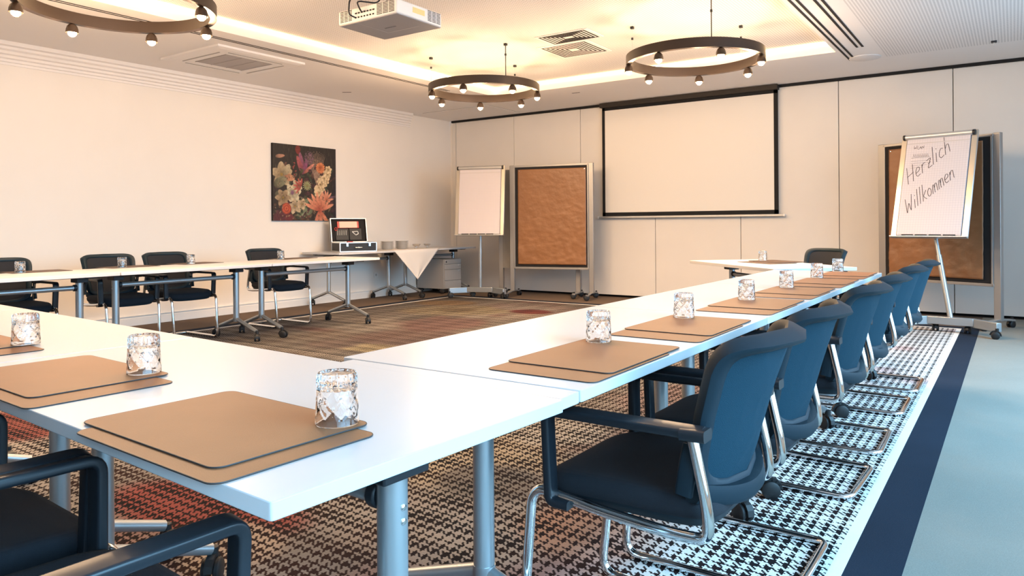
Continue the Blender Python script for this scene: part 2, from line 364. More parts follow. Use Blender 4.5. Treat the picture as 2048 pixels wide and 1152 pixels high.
# ceiling with coffer
def striped(name, base, axis, pitch, depth, dot=False):
    m = bpy.data.materials.new(name); m.use_nodes = True; nt = m.node_tree; b = nt.nodes['Principled BSDF']; b.inputs['Roughness'].default_value = 0.8
    tc = nt.nodes.new('ShaderNodeTexCoord'); sp = nt.nodes.new('ShaderNodeSeparateXYZ'); nt.links.new(tc.outputs['Object'], sp.inputs[0])
    def hole(out):
        a = nt.nodes.new('ShaderNodeMath'); a.operation = 'DIVIDE'; nt.links.new(out, a.inputs[0]); a.inputs[1].default_value = pitch
        p = nt.nodes.new('ShaderNodeMath'); p.operation = 'FLOORED_MODULO'; nt.links.new(a.outputs[0], p.inputs[0]); p.inputs[1].default_value = 1.0
        q = nt.nodes.new('ShaderNodeMath'); q.operation = 'SUBTRACT'; nt.links.new(p.outputs[0], q.inputs[0]); q.inputs[1].default_value = .5
        z = nt.nodes.new('ShaderNodeMath'); z.operation = 'POWER'; nt.links.new(q.outputs[0], z.inputs[0]); z.inputs[1].default_value = 2
        return z.outputs[0]
    s = nt.nodes.new('ShaderNodeMath'); s.operation = 'ADD'; nt.links.new(hole(sp.outputs[0]), s.inputs[0]); nt.links.new(hole(sp.outputs[1]), s.inputs[1])
    l = nt.nodes.new('ShaderNodeMath'); l.operation = 'LESS_THAN'; nt.links.new(s.outputs[0], l.inputs[0]); l.inputs[1].default_value = 0.33**2
    mx = nt.nodes.new('ShaderNodeMix'); mx.data_type = 'RGBA'; nt.links.new(l.outputs[0], mx.inputs['Factor'])
    mx.inputs['A'].default_value = (*base, 1); mx.inputs['B'].default_value = (*[c*depth for c in base], 1)
    nt.links.new(mx.outputs['Result'], b.inputs['Base Color']); return m
PERF = striped('perforated_ceiling', (0.82, 0.79, 0.77), 0, 0.026, 0.62)
cl = thing('ceiling', None, None); cl['kind'] = 'structure'
obj('ceiling_field', MB().b2((CX0, CY0, HC2), (CX1, CY1, HC2+0.08)), PERF, cl, smooth=0)
c = MB(); c.b2((XL, YB, HC), (CX0, YF, HC+0.2)); c.b2((CX0, CY1, HC), (CX1, YF, HC+0.2)); c.b2((CX0, YB, HC), (CX1, CY0, HC+0.2)); c.b2((CX1, 8.9, HC), (XR, YF, HC+0.2)); c.b2((CX1, YB, HC), (CX1+0.40, 8.9, HC+0.2))
obj('ceiling_border', c, CEILM, cl, smooth=0)
obj('ceiling_field', MB().b2((CX1+0.40, YB, HC), (XR, 8.9, HC+0.2)), PERF, cl, smooth=0)
# warm cove light strip along coffer edge
for lo, hi in (((CX0+0.004, CY0, HC2-0.016), (CX0+0.012, CY1, HC2-0.010)), ((CX0, CY1-0.012, HC2-0.016), (CX1, CY1-0.004, HC2-0.010)), ((CX1-0.012, CY0, HC2-0.016), (CX1-0.004, CY1, HC2-0.010))):
    setp(obj('cove_light', MB().b2(lo, hi), LED, smooth=0), {0: 'thin warm light strip along the left edge of the raised ceiling field', 1: 'thin warm light strip along the far edge of the raised ceiling field', 2: 'thin warm light strip along the right edge of the raised ceiling field'}[sum(1 for o in COL.objects if o.name.startswith('cove_light'))-1], 'light strip', 'cove lights around the raised ceiling')

# ================================================================== ceiling fittings
def flat(name, label, cat, mb, m, group=None, **kw):
    return setp(obj(name, mb, m, **kw), label, cat, group)
sl = thing('slot_diffuser', 'pair of fine dark slots in ceiling above left wall side', 'air slot', (-6.27, 3, HC))
for dx in (-0.022, 0.022): obj('slot', MB().b2((dx-0.007, -5, -0.003), (dx+0.007, 4.6, 0.001)), SLOT, sl, smooth=0)
for x, y1, lab in ((-1.47, 8.85, 'long double black slot in ceiling beside the warm coffer edge'), (-1.30, 8.24, 'shorter double black slot in ceiling nearest the round speaker plate')):
    sl = thing('slot_diffuser', lab, 'air slot', (x, 3, HC), group='black ceiling slots on the window side')
    for dx in (-0.026, 0.026): obj('slot', MB().b2((dx-0.011, -5, -0.003), (dx+0.011, y1-3, 0.001)), SLOT, sl, smooth=0)
flat('ceiling_speaker', 'round flush white plate in ceiling at the end of black slots', 'speaker', MB().lathe([(0.16, 0), (0.16, -0.006), (0.15, -0.010), (0.001, -0.010)], (-1.34, 8.80, HC), 40), mat('pale_plate', (0.72, 0.70, 0.69), 0.6))
t = thing('ceiling_hook', 'small black square hook on the pale ceiling at right', 'hook', (-0.156, 8.78, HC))
obj('plate', MB().box((0, 0, -0.008), (0.05, 0.05, 0.016)), BLACK, t); obj('pin', MB().tube([(0, 0, -0.01), (0, 0, -0.05)], 0.004, 8), ALU, t)
flat('recessed_slot', 'tiny dark slot in ceiling above the flower picture', 'slot', MB().box((-7.43, 6.85, HC), (0.12, 0.02, 0.004), rz=0.6), SLOT, 'tiny ceiling slots')
flat('recessed_slot', 'tiny dark slot in ceiling beside the projection screen top', 'slot', MB().box((-4.96, 8.76, HC), (0.12, 0.02, 0.004)), SLOT, 'tiny ceiling slots')
t = thing('ceiling_hatch', 'flat rectangular access hatch in ceiling corner above left flipchart', 'hatch', (-7.2, 9.3, HC))
obj('panel', MB().box((0, 0, -0.003), (1.3, 0.85, 0.006)), CEILM, t, smooth=0)
obj('joint', ringrect(-0.65, -0.425, 0.65, 0.425, 0.008, -0.002, 0.0), mat('hatch_joint', (0.25, 0.22, 0.2), .8), t, smooth=0)

# air conditioning cassette
t = thing('air_conditioner', 'square white ceiling cassette air conditioner with grey grille', 'air conditioner', (-6.98, 4.81, HC))
a = MB(); o = [(0.52, 0), (0.52, -0.02), (0.47, -0.032), (0.30, -0.032), (0.28, -0.026)]
for k in range(len(o)-1):
    (r0, z0), (r1, z1) = o[k], o[k+1]
    q0 = [(r0*sx, r0*1.03*sy, z0) for sx, sy in ((1, 1), (-1, 1), (-1, -1), (1, -1))]; q1 = [(r1*sx, r1*1.03*sy, z1) for sx, sy in ((1, 1), (-1, 1), (-1, -1), (1, -1))]
    a.add(q0+q1, [(i, (i+1) % 4, 4+(i+1) % 4, 4+i) for i in range(4)])
obj('housing', a, mat('ac_white', (0.78, 0.75, 0.73), .5), t, smooth=0)
g = MB()
for k in range(30): g.box((-0.27+k*0.0186, 0, -0.027), (0.006, 0.56, 0.004))
for k in range(4): g.box((0, -0.28+k*0.187, -0.028), (0.56, 0.008, 0.006))
obj('grille', g, mat('ac_grille', (0.40, 0.36, 0.34), .6), t, smooth=0)
obj('grille_backing', MB().box((0, 0, -0.022), (0.56, 0.58, 0.002)), mat('ac_back', (0.22, 0.2, 0.19), .8), t, smooth=0)
for sx, sy, w, h in ((0, 1, 0.66, 0.014), (0, -1, 0.66, 0.014), (1, 0, 0.014, 0.66), (-1, 0, 0.014, 0.66)):
    obj('air_flap', MB().box((sx*0.385, sy*0.395, -0.033), (w if sx == 0 else 0.05, h if sy == 0 else 0.05, 0.004)) if False else MB().box((sx*0.385, sy*0.395, -0.034), (w, h, 0.005)), mat('ac_slot', (0.35, 0.33, 0.31), .6), t, smooth=0)

# square vents: a plate with nested slots
def vent(loc, w, h, label):
    t = thing('ceiling_vent', label, 'air vent', loc, group='square air vents beside the middle ring lamp')
    obj('vent_plate', MB().box((0, 0, -0.004), (w, h, 0.008)), CEILM, t, bevel=0.003)
    for k in range(6):
        s = (1-(k+1)/7.5)
        obj('vent_slot', ringrect(-w/2*s*.93, -h/2*s*.93, w/2*s*.93, h/2*s*.93, 0.017, -0.0095, -0.0075), SLOT, t, smooth=0)
vent((-3.76, 6.50, HC2), 0.62, 0.37, 'ceiling vent with nested dark slots, touching its ghost double')
vent((-3.98, 7.00, HC2), 0.62, 0.60, 'ghost double of the ceiling vent with nested dark slots, nearer the projection screen')  # one vent only; the second is its double-exposure ghost built as a plate

# ring lamps
RINGR = 0.632; ZB0, ZB1 = 2.60, 2.685
def ring_lamp(loc, a0, label, pw=1.0):
    t = thing('ring_lamp', label, 'ceiling lamp', (loc[0], loc[1], 0), group='dark ring lamps with hanging spots')
    n = 72; b = MB()
    sec = [(RINGR-0.045, ZB0), (RINGR, ZB0), (RINGR, ZB1), (RINGR-0.004, ZB1), (RINGR-0.004, ZB0+0.006), (RINGR-0.041, ZB0+0.006), (RINGR-0.041, ZB1), (RINGR-0.045, ZB1)]
    vs = []; fs = []; k = len(sec)
    for i in range(n):
        a = 2*PI*i/n
        vs += [(r*math.cos(a), r*math.sin(a), z) for r, z in sec]
    for i in range(n):
        j = (i+1) % n
        for q in range(k): fs.append((i*k+q, i*k+(q+1) % k, j*k+(q+1) % k, j*k+q)[::-1])
    b.add(vs, fs); obj('ring', b, BRONZE, t, smooth=30)
    l = MB(); vs = []; fs = []
    for i in range(n):
        a = 2*PI*i/n
        vs += [((RINGR-0.038)*math.cos(a), (RINGR-0.038)*math.sin(a), ZB1-0.02), ((RINGR-0.007)*math.cos(a), (RINGR-0.007)*math.sin(a), ZB1-0.02)]
    for i in range(n): j = (i+1) % n; fs.append((2*i, 2*i+1, 2*j+1, 2*j))
    l.add(vs, fs); obj('uplight_strip', l, LED, t)
    for i in range(7):
        a = math.radians(a0+360/7*i); x, y = 0.606*math.cos(a), 0.606*math.sin(a)
        cup = MB().lathe([(0.010, ZB0), (0.022, ZB0-0.006), (0.034, ZB0-0.020), (0.041, ZB0-0.042), (0.043, ZB0-0.068), (0.040, ZB0-0.068), (0.037, ZB0-0.042), (0.030, ZB0-0.024), (0.004, ZB0-0.012)], (x, y, 0), 20)
        co = obj('lamp_cup', cup, BRONZE, t, smooth=50)
        obj('bulb', MB().lathe([(0.003, 0.02), (0.020, 0.015), (0.030, 0.002), (0.028, -0.012), (0.016, -0.024), (0.002, -0.028)], (x, y, ZB0-0.068), 14), BULB, co, smooth=60)
    for i in range(3):
        a = math.radians(a0+95+120*i); x, y = (RINGR-0.02)*math.cos(a), (RINGR-0.02)*math.sin(a)
        w = obj('suspension_wire', MB().tube([(x, y, ZB1-0.02), (x, y, HC2)], 0.0018 if i else 0.005, 6), ALU if i else BLACK, t)
        obj('wire_anchor', MB().box((x, y, HC2-0.012), (0.03, 0.03, 0.024)), BLACK, w); obj('ghost_anchor', MB().box((x, y, HC2-0.12), (0.016, 0.016, 0.022)), BLACK, w)  # the lower block repeats the anchor as its double-exposure ghost
    for i in range(7):
        a = math.radians(a0+360/7*i); x, y = 0.606*math.cos(a), 0.606*math.sin(a)
        lamp('bulb_glow', 'POINT', (loc[0]+x, loc[1]+y, ZB0-0.105), 26*pw, (1.0, 0.66, 0.385), shadow_soft_size=0.03)
        lamp('spot_light', 'SPOT', (loc[0]+x, loc[1]+y, ZB0-0.10), 50*pw, (1.0, 0.66, 0.385), spot_size=math.radians(150), spot_blend=0.8, shadow_soft_size=0.03)
    return t
ring_lamp((-4.97, 6.66), -126, 'dark ring lamp with seven glowing spots, middle of the three')
ring_lamp((-2.455, 6.582), -151, 'dark ring lamp with seven glowing spots, in front of the projection screen')
ring_lamp((-2.50, 2.60), -151, 'dark ring lamp with seven glowing spots, hanging above the near right corner of the tables', 0.3)  # unseen fourth lamp, inferred from the lamp layout, warms the near tables
ring_lamp((-5.086, 2.60), -126, 'dark ring lamp with glowing spots, largest and cut by the top left edge')

# projector
t = thing('projector', 'white ceiling projector with grey underside and cable sockets', 'projector', (-3.88, 4.02, 2.60))
PW = mat('projector_white', (0.80, 0.78, 0.75), .45); PG = mat('projector_grey', (0.34, 0.33, 0.34), .55)
obj('body', MB().b2((-0.30, -0.245, 0.006), (0.30, 0.245, 0.11)), PW, t, bevel=0.012)
obj('base_plate', MB().b2((-0.295, -0.24, 0.0), (0.295, 0.24, 0.008)), PG, t, bevel=0.003)
def louvre(xa, xb, face, rows=8, cols=3):
    m = MB(); w = (xb-xa)/cols
    for r in range(rows):
        for c_i in range(cols):
            x0 = xa+c_i*w+0.004; x1 = xa+(c_i+1)*w-0.004; z = 0.022+r*0.0105
            if face == 'near': m.b2((x0, -0.2475, z), (x1, -0.2445, z+0.0045))
            else: m.b2((0.2985, x0, z), (0.3015, x1, z+0.0045))
    return m
obj('air_louvre', louvre(-0.28, -0.15, 'near'), SLOT, t, smooth=0); obj('air_louvre', louvre(0.10, 0.28, 'near'), SLOT, t, smooth=0); obj('air_louvre', louvre(0.08, 0.23, 'side'), SLOT, t, smooth=0)
m = MB()
for k in range(7): m.b2((-0.12+k*0.03, -0.2475, 0.03), (-0.105+k*0.03, -0.2445, 0.04)); m.b2((-0.12+k*0.03, -0.2475, 0.062), (-0.10+k*0.03, -0.2445, 0.072))
obj('socket', m, SLOT, t, smooth=0)
obj('sticker', MB().b2((0.299, -0.08, 0.045), (0.3015, 0.05, 0.085)), mat('yellow_sticker', (0.75, 0.62, 0.28), .6), t, smooth=0)
obj('cable', MB().tube(fillet([(-0.11, -0.247, 0.035), (-0.13, -0.30, 0.05), (-0.13, -0.29, 0.18), (-0.06, -0.12, 0.20), (-0.03, -0.02, 0.40)], 0.05), 0.006, 8), BLACK, t)
obj('cable', MB().tube(fillet([(-0.05, -0.247, 0.067), (-0.02, -0.30, 0.08), (-0.08, -0.27, 0.15), (-0.02, -0.10, 0.16), (-0.01, -0.02, 0.40)], 0.05), 0.006, 8), BLACK, t)
pm = MB().b2((-0.20, -0.16, 0.112), (0.20, 0.16, 0.128)); pm.tube([(0, 0, 0.12), (0, 0, 0.43)], 0.03, 16)
obj('ceiling_mount', pm, BLACK, t)
obj('logo', MB().b2((-0.05, -0.012, -0.0012), (0.06, 0.002, 0.0005)), mat('logo_grey', (0.12, 0.12, 0.13), .6), t, smooth=0)
obj('lid_seam', MB().b2((-0.12, -0.24, -0.001), (-0.118, 0.10, 0.0005)).b2((-0.12, 0.10, -0.001), (0.20, 0.102, 0.0005)), mat('seam_grey', (0.5, 0.48, 0.47), .6), t, smooth=0)

# ================================================================== projection screen
t = thing('projection_screen', 'wide white pull-down projection screen with black border on front wall', 'projection screen', (-3.82, YF-0.05, 0))
SW = 1.287
obj('screen_fabric', MB().b2((-SW, -0.003, 1.215), (SW, 0.0, 2.90)), mat('screen_white', (0.78, 0.74, 0.68), 0.85), t, smooth=0)
fr = MB(); fr.b2((-SW-0.0, -0.006, 1.215), (-SW+0.045, -0.003, 2.89)); fr.b2((SW-0.055, -0.006, 1.215), (SW, -0.003, 2.89)); fr.b2((-SW, -0.006, 1.215), (SW, -0.003, 1.27)); fr.b2((-SW, -0.006, 2.80), (SW, -0.003, 2.90))
obj('black_border', fr, SLOT, t, smooth=0)
obj('screen_case', MB().b2((-SW-0.01, -0.075, 2.84), (SW+0.01, 0.03, 2.905)), mat('case_black', (0.02, 0.014, 0.01), .6), t, bevel=0.004)
obj('bottom_bar', MB().b2((-SW-0.07, -0.02, 1.185), (SW+0.07, 0.012, 1.213)), ALU, t, bevel=0.004)
for s in (-1, 1): obj('bar_cap', MB().b2((s*(SW+0.07)-0.012, -0.022, 1.182), (s*(SW+0.07)+0.012, 0.014, 1.216)), PW, t, bevel=0.003)

# ================================================================== tables
TL, TW, TZ = 1.45, 0.745, 0.74
def caster_mb(x, y, rz, r=0.036):
    m = MB()
    for s in (-1, 1): m.lathe([(0.008, s*0.010), (r*.9, s*0.010), (r, s*0.014), (r, s*0.024), (r*.85, s*0.028), (0.006, s*0.028)] if s > 0 else [(0.006, -0.028), (r*.85, -0.028), (r, -0.024), (r, -0.014), (r*.9, -0.010), (0.008, -0.010)], (0, 0, r), 20, 'Y')
    m.tube([(0, -0.012, r), (0, 0.012, r)], 0.008, 8, up=(1, 0, 0))
    for k in range(7):
        a = math.radians(20+k*25)
        m.box((0.0-math.cos(a)*(r+0.006), 0, r+math.sin(a)*(r+0.006)), (0.022, 0.024, 0.012), ry=a-PI/2 if False else -(PI/2-a))
    m.lathe([(0.015, 2*r+0.0), (0.015, 2*r+0.03), (0.008, 2*r+0.034)], (0.012, 0, 0), 12)
    return m.xf(Matrix.Translation((x, y, 0)) @ Matrix.Rotation(rz, 4, 'Z') @ Matrix.Translation((-0.012, 0, 0)))
def make_table(label, group=None, width=TW):
    t = thing('folding_table', label, 'table', group=group)
    obj('tabletop', MB().prism(rrect(TL-0.006, width, 0.006, 2), TZ-0.026, TZ), WHITE, t, bevel=0.0015)
    tr = MB(); tr.b2((-TL/2+0.05, -0.20, TZ-0.040), (TL/2-0.05, -0.17, TZ-0.026)); tr.b2((-TL/2+0.05, 0.17, TZ-0.040), (TL/2-0.05, 0.20, TZ-0.026))
    obj('under_rail', tr, BLACK, t)
    obj('cross_bar', MB().tube([(-TL/2+0.17, 0, 0.612), (TL/2-0.17, 0, 0.612)], 0.020, 16, up=(0, 1, 0)), SILVER, t)
    for s in (-1, 1):
        x = s*(TL/2-0.145)
        col = MB().sweep([(x, 0, 0.175), (x, 0, 0.70)], [(0.029*math.cos(2*PI*q/20), 0.027*math.sin(2*PI*q/20)) for q in range(20)], up=(0, 1, 0))
        for sy in (-1, 1):
            col.tube([(x, 0, 0.205), (x, sy*0.02, 0.195), (x, sy*0.315, 0.098)], 0.019, 14, up=(1, 0, 0))
        col.lathe([(0.002, 0.170), (0.022, 0.172), (0.030, 0.185), (0.030, 0.215)], (x, 0, 0), 16)
        lg = obj('leg', col, SILVER, t, smooth=50)
        for sy in (-1, 1):
            obj('caster', caster_mb(x, sy*0.325, random.uniform(0, 6.28)), RUB, lg, smooth=40)
        br = MB().b2((x-0.05, -0.22, TZ-0.045), (x+0.05, 0.22, TZ-0.026)).b2((x-0.045, -0.06, TZ-0.085), (x+0.045, 0.05, TZ-0.03))
        br.lathe([(0.027, -0.012), (0.027, 0.012)], (x-s*0.035, 0, 0.612), 16, 'X')
        obj('hinge_bracket', br, BLACK, t, bevel=0.004)
        bl = MB()
        for z in (0.60, 0.575): bl.lathe([(0.006, 0.0), (0.006, 0.004), (0.003, 0.006)], (x+s*0.026, 0, z), 10, 'X') if s > 0 else bl.lathe([(0.003, -0.006), (0.006, -0.004), (0.006, 0.0)], (x-0.026, 0, z), 10, 'X')
        obj('bolt', bl, CHROME, lg)
    return t
GR = 'white folding conference tables set in a U'
tab = make_table('white folding table of right row, nearest to the near corner', GR)
RX = -1.145
tab.location = (RX, 1.375+TL/2, 0); tab.rotation_euler = (0, 0, PI/2)
dup(tab, (RX, 1.375+TL*1.5, 0), PI/2, 'white folding table in the middle of the right row with chairs along it')
dup(tab, (RX, 1.375+TL*2.5, 0), PI/2, 'white folding table at the far end of the right row')
nr = math.radians(-3.0)
NC = Vector((-0.796, 0.600)); nd = Vector((-math.cos(nr), -math.sin(nr))); nn = Vector((-math.sin(nr)*-1, math.cos(nr)))
nn = Vector((math.sin(-nr), math.cos(nr)))
def nearpt(al, ac): return NC+nd*al+nn*ac
NWID = 0.69
near1 = make_table('white folding table in the foreground with near right corner', GR, NWID)
p = nearpt(TL/2, NWID/2); near1.location = (p.x, p.y, 0); near1.rotation_euler = (0, 0, nr)
for k, lab in ((1, 'white folding table left of the foreground corner table'), (2, 'white folding table at the left end of near row, mostly cut off')):
    p = nearpt(TL*(k+.5), NWID/2); dup(near1, (p.x, p.y, 0), nr, lab)
flat('ghost_seam_strip', 'narrow white strip for the ghost seam between foreground table and right row table', 'seam strip', MB().prism([(-1.47, 1.326), (-0.774, 1.292), (-0.774, 1.371), (-1.47, 1.371)], TZ-0.026, TZ-0.0005), WHITE, smooth=0, bevel=0.001)  # strip standing for the ghost of the table seam, not a real leaf
LX = -6.27
for k, lab in enumerate(('white folding table of left row nearest the camera side', 'white folding table in the middle of the left row', 'white folding table at the far end of left row before flower picture')):
    dup(tab, (LX, 1.57+TL*(k+.5), 0), PI/2, lab)
# table by itself on the right in front of the wall
fa = math.atan2(5.77-6.82, -1.51+2.63)
FT = Vector((-2.07, 6.30)) + Vector((math.cos(fa+PI/2), math.sin(fa+PI/2)))*TW/2
dup(tab, (FT.x, FT.y, 0), fa, 'white folding table standing diagonally beyond the right row', 'single tables')
# side tables along left wall
for k, lab in enumerate(('white side table against left wall carrying the open case', 'white side table in the far left corner above drawer cabinet')):
    dup(tab, (-7.70, 6.60+TL*(k+.5)+0.07*k, 0), PI/2, lab, 'side tables along the left wall')

# ================================================================== chairs
def make_chair(label, group):
    t = thing('conference_chair', label, 'chair', group=group)
    # seat cushion
    st = MB(); N = 40; rings = []
    def outline(sc, z, dx=0.0):
        r = []
        for q in range(N):
            a = 2*PI*q/N; ca, sa = math.cos(a), math.sin(a); e = 2/5.5
            x = math.copysign(abs(ca)**e, ca)*0.235*sc; y = math.copysign(abs(sa)**e, sa)*0.232*sc
            zz = z - 0.022*max(0, (x/0.235))**3*(1) + 0.006*(abs(y)/0.23)**2
            r.append((x+0.02+dx, y, zz))
        return r
    for sc, z in ((0.86, 0.418), (0.95, 0.420), (0.99, 0.430), (1.0, 0.448), (0.985, 0.466), (0.95, 0.474), (0.88, 0.477), (0.6, 0.474), (0.3, 0.471), (0.05, 0.470)): rings.append(outline(sc, z))
    vs = [p for r in rings for p in r]; fs = [(i*N+q, i*N+(q+1) % N, (i+1)*N+(q+1) % N, (i+1)*N+q) for i in range(len(rings)-1) for q in range(N)]
    fs.append(tuple(range(N))[::-1]); fs.append(tuple((len(rings)-1)*N+q for q in range(N))); st.add(vs, fs)
    obj('seat', st, FAB, t, smooth=60)
    pan = MB(); rr = [outline(s_c, z) for s_c, z in ((0.80, 0.400), (0.93, 0.405), (0.97, 0.425))]
    vs = [p for r in rr for p in r]; fs = [(i*N+q, i*N+(q+1) % N, (i+1)*N+(q+1) % N, (i+1)*N+q) for i in range(2) for q in range(N)]; fs.append(tuple(range(N))[::-1]); pan.add(vs, fs)
    obj('seat_shell', pan, DKPL, t, smooth=60)
    # back shell surface
    def Sf(a, b):     # a lateral -1..1, b -1..1 up ; returns point & rear offset direction
        v = (b+1)/2; hw = 0.205+0.035*v
        z = 0.492+0.352*v-0.030*(1-v)*(1-a*a)
        x = -0.205-0.095*v-0.030*v**4+(0.060+0.035*v)*a*a
        return Vector((x, a*hw, z))
    def sq(r, q, N2=56, e=2/8.0):
        a = 2*PI*q/N2; ca, sa = math.cos(a), math.sin(a)
        return r*math.copysign(abs(ca)**e, ca), r*math.copysign(abs(sa)**e, sa)
    def nrm(a, b):
        d = 1e-3; n_ = (Sf(a+d, b)-Sf(a-d, b)).cross(Sf(a, b+d)-Sf(a, b-d)); n_.normalize(); return n_ if n_.x < 0 else -n_
    N2 = 56
    sec = [(0.83, -0.004), (0.83, 0.008), (0.87, 0.016), (0.96, 0.022), (1.0, 0.016), (1.01, 0.0), (1.0, -0.012), (0.95, -0.016), (0.86, -0.012)]
    f_ = MB(); vs = []
    for q in range(N2):
        for r, off in sec:
            a, b = sq(r, q); extra = 0.020*max(0, b)**8*(1 if off > 0.01 else 0)
            vs.append(Sf(a, b)+nrm(a, b)*(off+extra))
    k = len(sec); fs = [(i*k+q, i*k+(q+1) % k, ((i+1) % N2)*k+(q+1) % k, ((i+1) % N2)*k+q) for i in range(N2) for q in range(k)]
    f_.add(vs, fs)
    # lower band wrapping under the back
    vs = []; NN = 21; sec2 = [(0.0, 0.016), (0.0, 0.040), (-0.030, 0.046), (-0.045, 0.036), (-0.045, 0.012), (-0.02, 0.008)]
    for i in range(NN):
        a = -1.06+2.12*i/(NN-1); pnt = Sf(a, -0.90)
        for dz, off in sec2: vs.append((pnt.x-off+0.004, pnt.y, pnt.z+dz))
    k = len(sec2); fs = [(i*k+q, i*k+(q+1) % k, (i+1)*k+(q+1) % k, (i+1)*k+q) for i in range(NN-1) for q in range(k)]; fs += [tuple(range(k))[::-1], tuple((NN-1)*k+q for q in range(k))]
    f_.add(vs, fs)
    for s in (-1, 1):
        f_.sweep(fillet([(-0.165, s*0.222, 0.60), (-0.160, s*0.235, 0.56), (-0.15, s*0.237, 0.49)], 0.03), rrect(0.042, 0.020, 0.008, 3), up=(0, 1, 0))
        f_.tube([(-0.17, s*0.12, 0.47), (-0.10, s*0.12, 0.41)], 0.012, 8)
    obj('back_frame', f_, DKPL, t, smooth=45)
    rs = [0.02, 0.25, 0.5, 0.7, 0.80, 0.86]; nr_ = len(rs)
    for pname, sg, mm in (('back_cover', 1, MESHF), ('backrest', -1, FAB)):
        vs = []
        for lay in (0, 1):
            for r in (rs if lay == 0 else rs[::-1]):
                for q in range(N2):
                    a, b = sq(r, q, e=2/(2+6*r/0.86)); o_ = (0.006+0.004*(1-(r/0.86)**2)) if lay == 0 else 0.0012
                    vs.append(Sf(a, b)+nrm(a, b)*o_*sg)
        fs = [(i*N2+q, i*N2+(q+1) % N2, (i+1)*N2+(q+1) % N2, (i+1)*N2+q) for i in range(2*nr_-1) for q in range(N2)]
        fs += [tuple(range(N2))[::-1], tuple((2*nr_-1)*N2+q for q in range(N2))]
        obj(pname, MB().add(vs, fs), mm, t, smooth=60)
    # arms
    for s in (-1, 1):
        y = s*0.252
        path = fillet([(0.140, y*.96, 0.408), (0.195, y*.97, 0.410), (0.200, y, 0.638), (-0.200, y, 0.638)], [0, 0.02, 0.028, 0])
        ar = MB().sweep(path, rrect(0.022, 0.044, 0.006, 3), up=(0, 1, 0))
        ar.sweep([(-0.155, y, 0.634), (-0.212, y, 0.636)], rrect(0.026, 0.054, 0.008, 3), up=(0, 1, 0))
        obj('armrest', ar, DKPL if False else BLACK2, t, smooth=45)
    # cantilever tube
    yy = 0.240
    half = [(-0.172, yy, 0.622), (-0.205, yy, 0.470), (-0.21, yy, 0.400), (-0.11, yy, 0.398), (0.05, yy*.985, 0.408), (0.235, yy*.97, 0.428), (0.262, yy*.96, 0.40), (0.300, yy*.93, 0.015), (-0.235, yy*.93, 0.015)]
    rr = [0, 0.05, 0.055, 0.03, 0.03, 0.03, 0.03, 0.06, 0.045]
    pts = half+[(a, -b, c2) for a, b, c2 in half[::-1]]; rads = rr+rr[::-1]
    obj('chrome_frame', MB().tube(fillet(pts, rads, 5), 0.0135, 14, up=(0, 1, 0)), CHROME, t, smooth=60)
    return t
BLACK2 = mat('arm_plastic', (0.014, 0.017, 0.022), 0.32)
ch = make_chair('black mesh-back chair of right row, closest to the camera, fully visible', 'chairs along the right row')
ch.location = (-0.765, 1.80, 0); ch.rotation_euler = (0, 0, PI)
rl = ['black mesh-back chair, second from the foreground in the right row', 'black mesh-back chair, third from the foreground in right row with visible left arm', 'black mesh-back chair, fourth from the foreground in the right row', 'black mesh-back chair, next to last in the right row towards flipchart', 'black mesh-back chair, last of right row beside the flipchart base']
for (y, dx, rz), lab in zip(((2.41, 0, 0.0), (3.33, 0, -0.03), (3.99, 0, 0.02), (4.83, 0, 0), (5.50, 0.01, 0)), rl): dup(ch, (-0.765+dx, y, 0), PI+rz, lab)
for y, rz, lab in ((2.59, 0, 'black chair behind left row, leftmost and cut by picture edge'), (3.47, -0.06, 'black chair behind left row, second from the left edge'), (4.05, 0.0, 'black chair behind left row, third from the left edge'), (5.22, -0.02, 'black chair behind left row, standing alone below flower picture')):
    dup(ch, (-6.80, y, 0), rz, lab, 'chairs behind the left row')
for x, lab in ((-1.27, 'black armchair in the bottom left foreground, nearest to the corner'), (-1.825, 'black armchair at left edge of foreground, second from the corner')):
    dup(ch, (x, 0.515+(-1.3-x)*0.06, 0), PI/2+nr, lab, 'chairs in the foreground')
dup(ch, (-1.62, 7.28, 0), math.atan2(-0.80, -0.50), 'black chair behind the diagonal table, facing the camera', 'single chairs')

# ================================================================== mats and glasses
def make_mat(label, group, w=0.448, h=0.305):
    t = thing('desk_mat', label, 'desk mat', group=group)
    obj('mat_sheet', MB().prism(rrect(w, h, 0.022, 6), 0.0, 0.0025), [MATM], t, smooth=30)
    obj('mat_edge', MB().tube([(x, y, 0.0014) for x, y in rrect(w-0.001, h-0.001, 0.022, 6)], 0.0014, 6, closed=True), MATE, t)
    return t
mk = make_mat('brown desk mat in the foreground, top one under the nearest glass', 'brown desk mats on the near row')
def place_mat(x, y, z, rz, lab, grp, first=False):
    if first: mk.location = (x, y, z); mk.rotation_euler = (0, 0, rz); return mk
    return dup(mk, (x, y, z), rz, lab, grp)
GNR = 'brown desk mats on the near row'
mr = math.radians(-2.5)
place_mat(-1.183, 0.790, TZ+0.0028, mr, None, None, True)
place_mat(-1.131, 0.754, TZ, mr, 'ghost double of the foreground brown desk mat, reaching the table edge', GNR)  # lower mats of each pair are double-exposure ghosts, built as sheets
place_mat(-1.912, 0.838, TZ+0.0028, mr, 'brown desk mat on near row under the middle glass, upper one', GNR)
place_mat(-1.825, 0.798, TZ, mr, 'ghost double of the brown desk mat on near row, near the middle glass', GNR)
place_mat(-2.70, 0.868, TZ+0.0028, mr, 'brown desk mat at the left picture edge, upper one', GNR)
place_mat(-2.58, 0.842, TZ, mr, 'ghost double of the brown desk mat at the left picture edge', GNR)
ordn = ['first', 'second', 'third', 'fourth', 'fifth', 'sixth']
GL = []
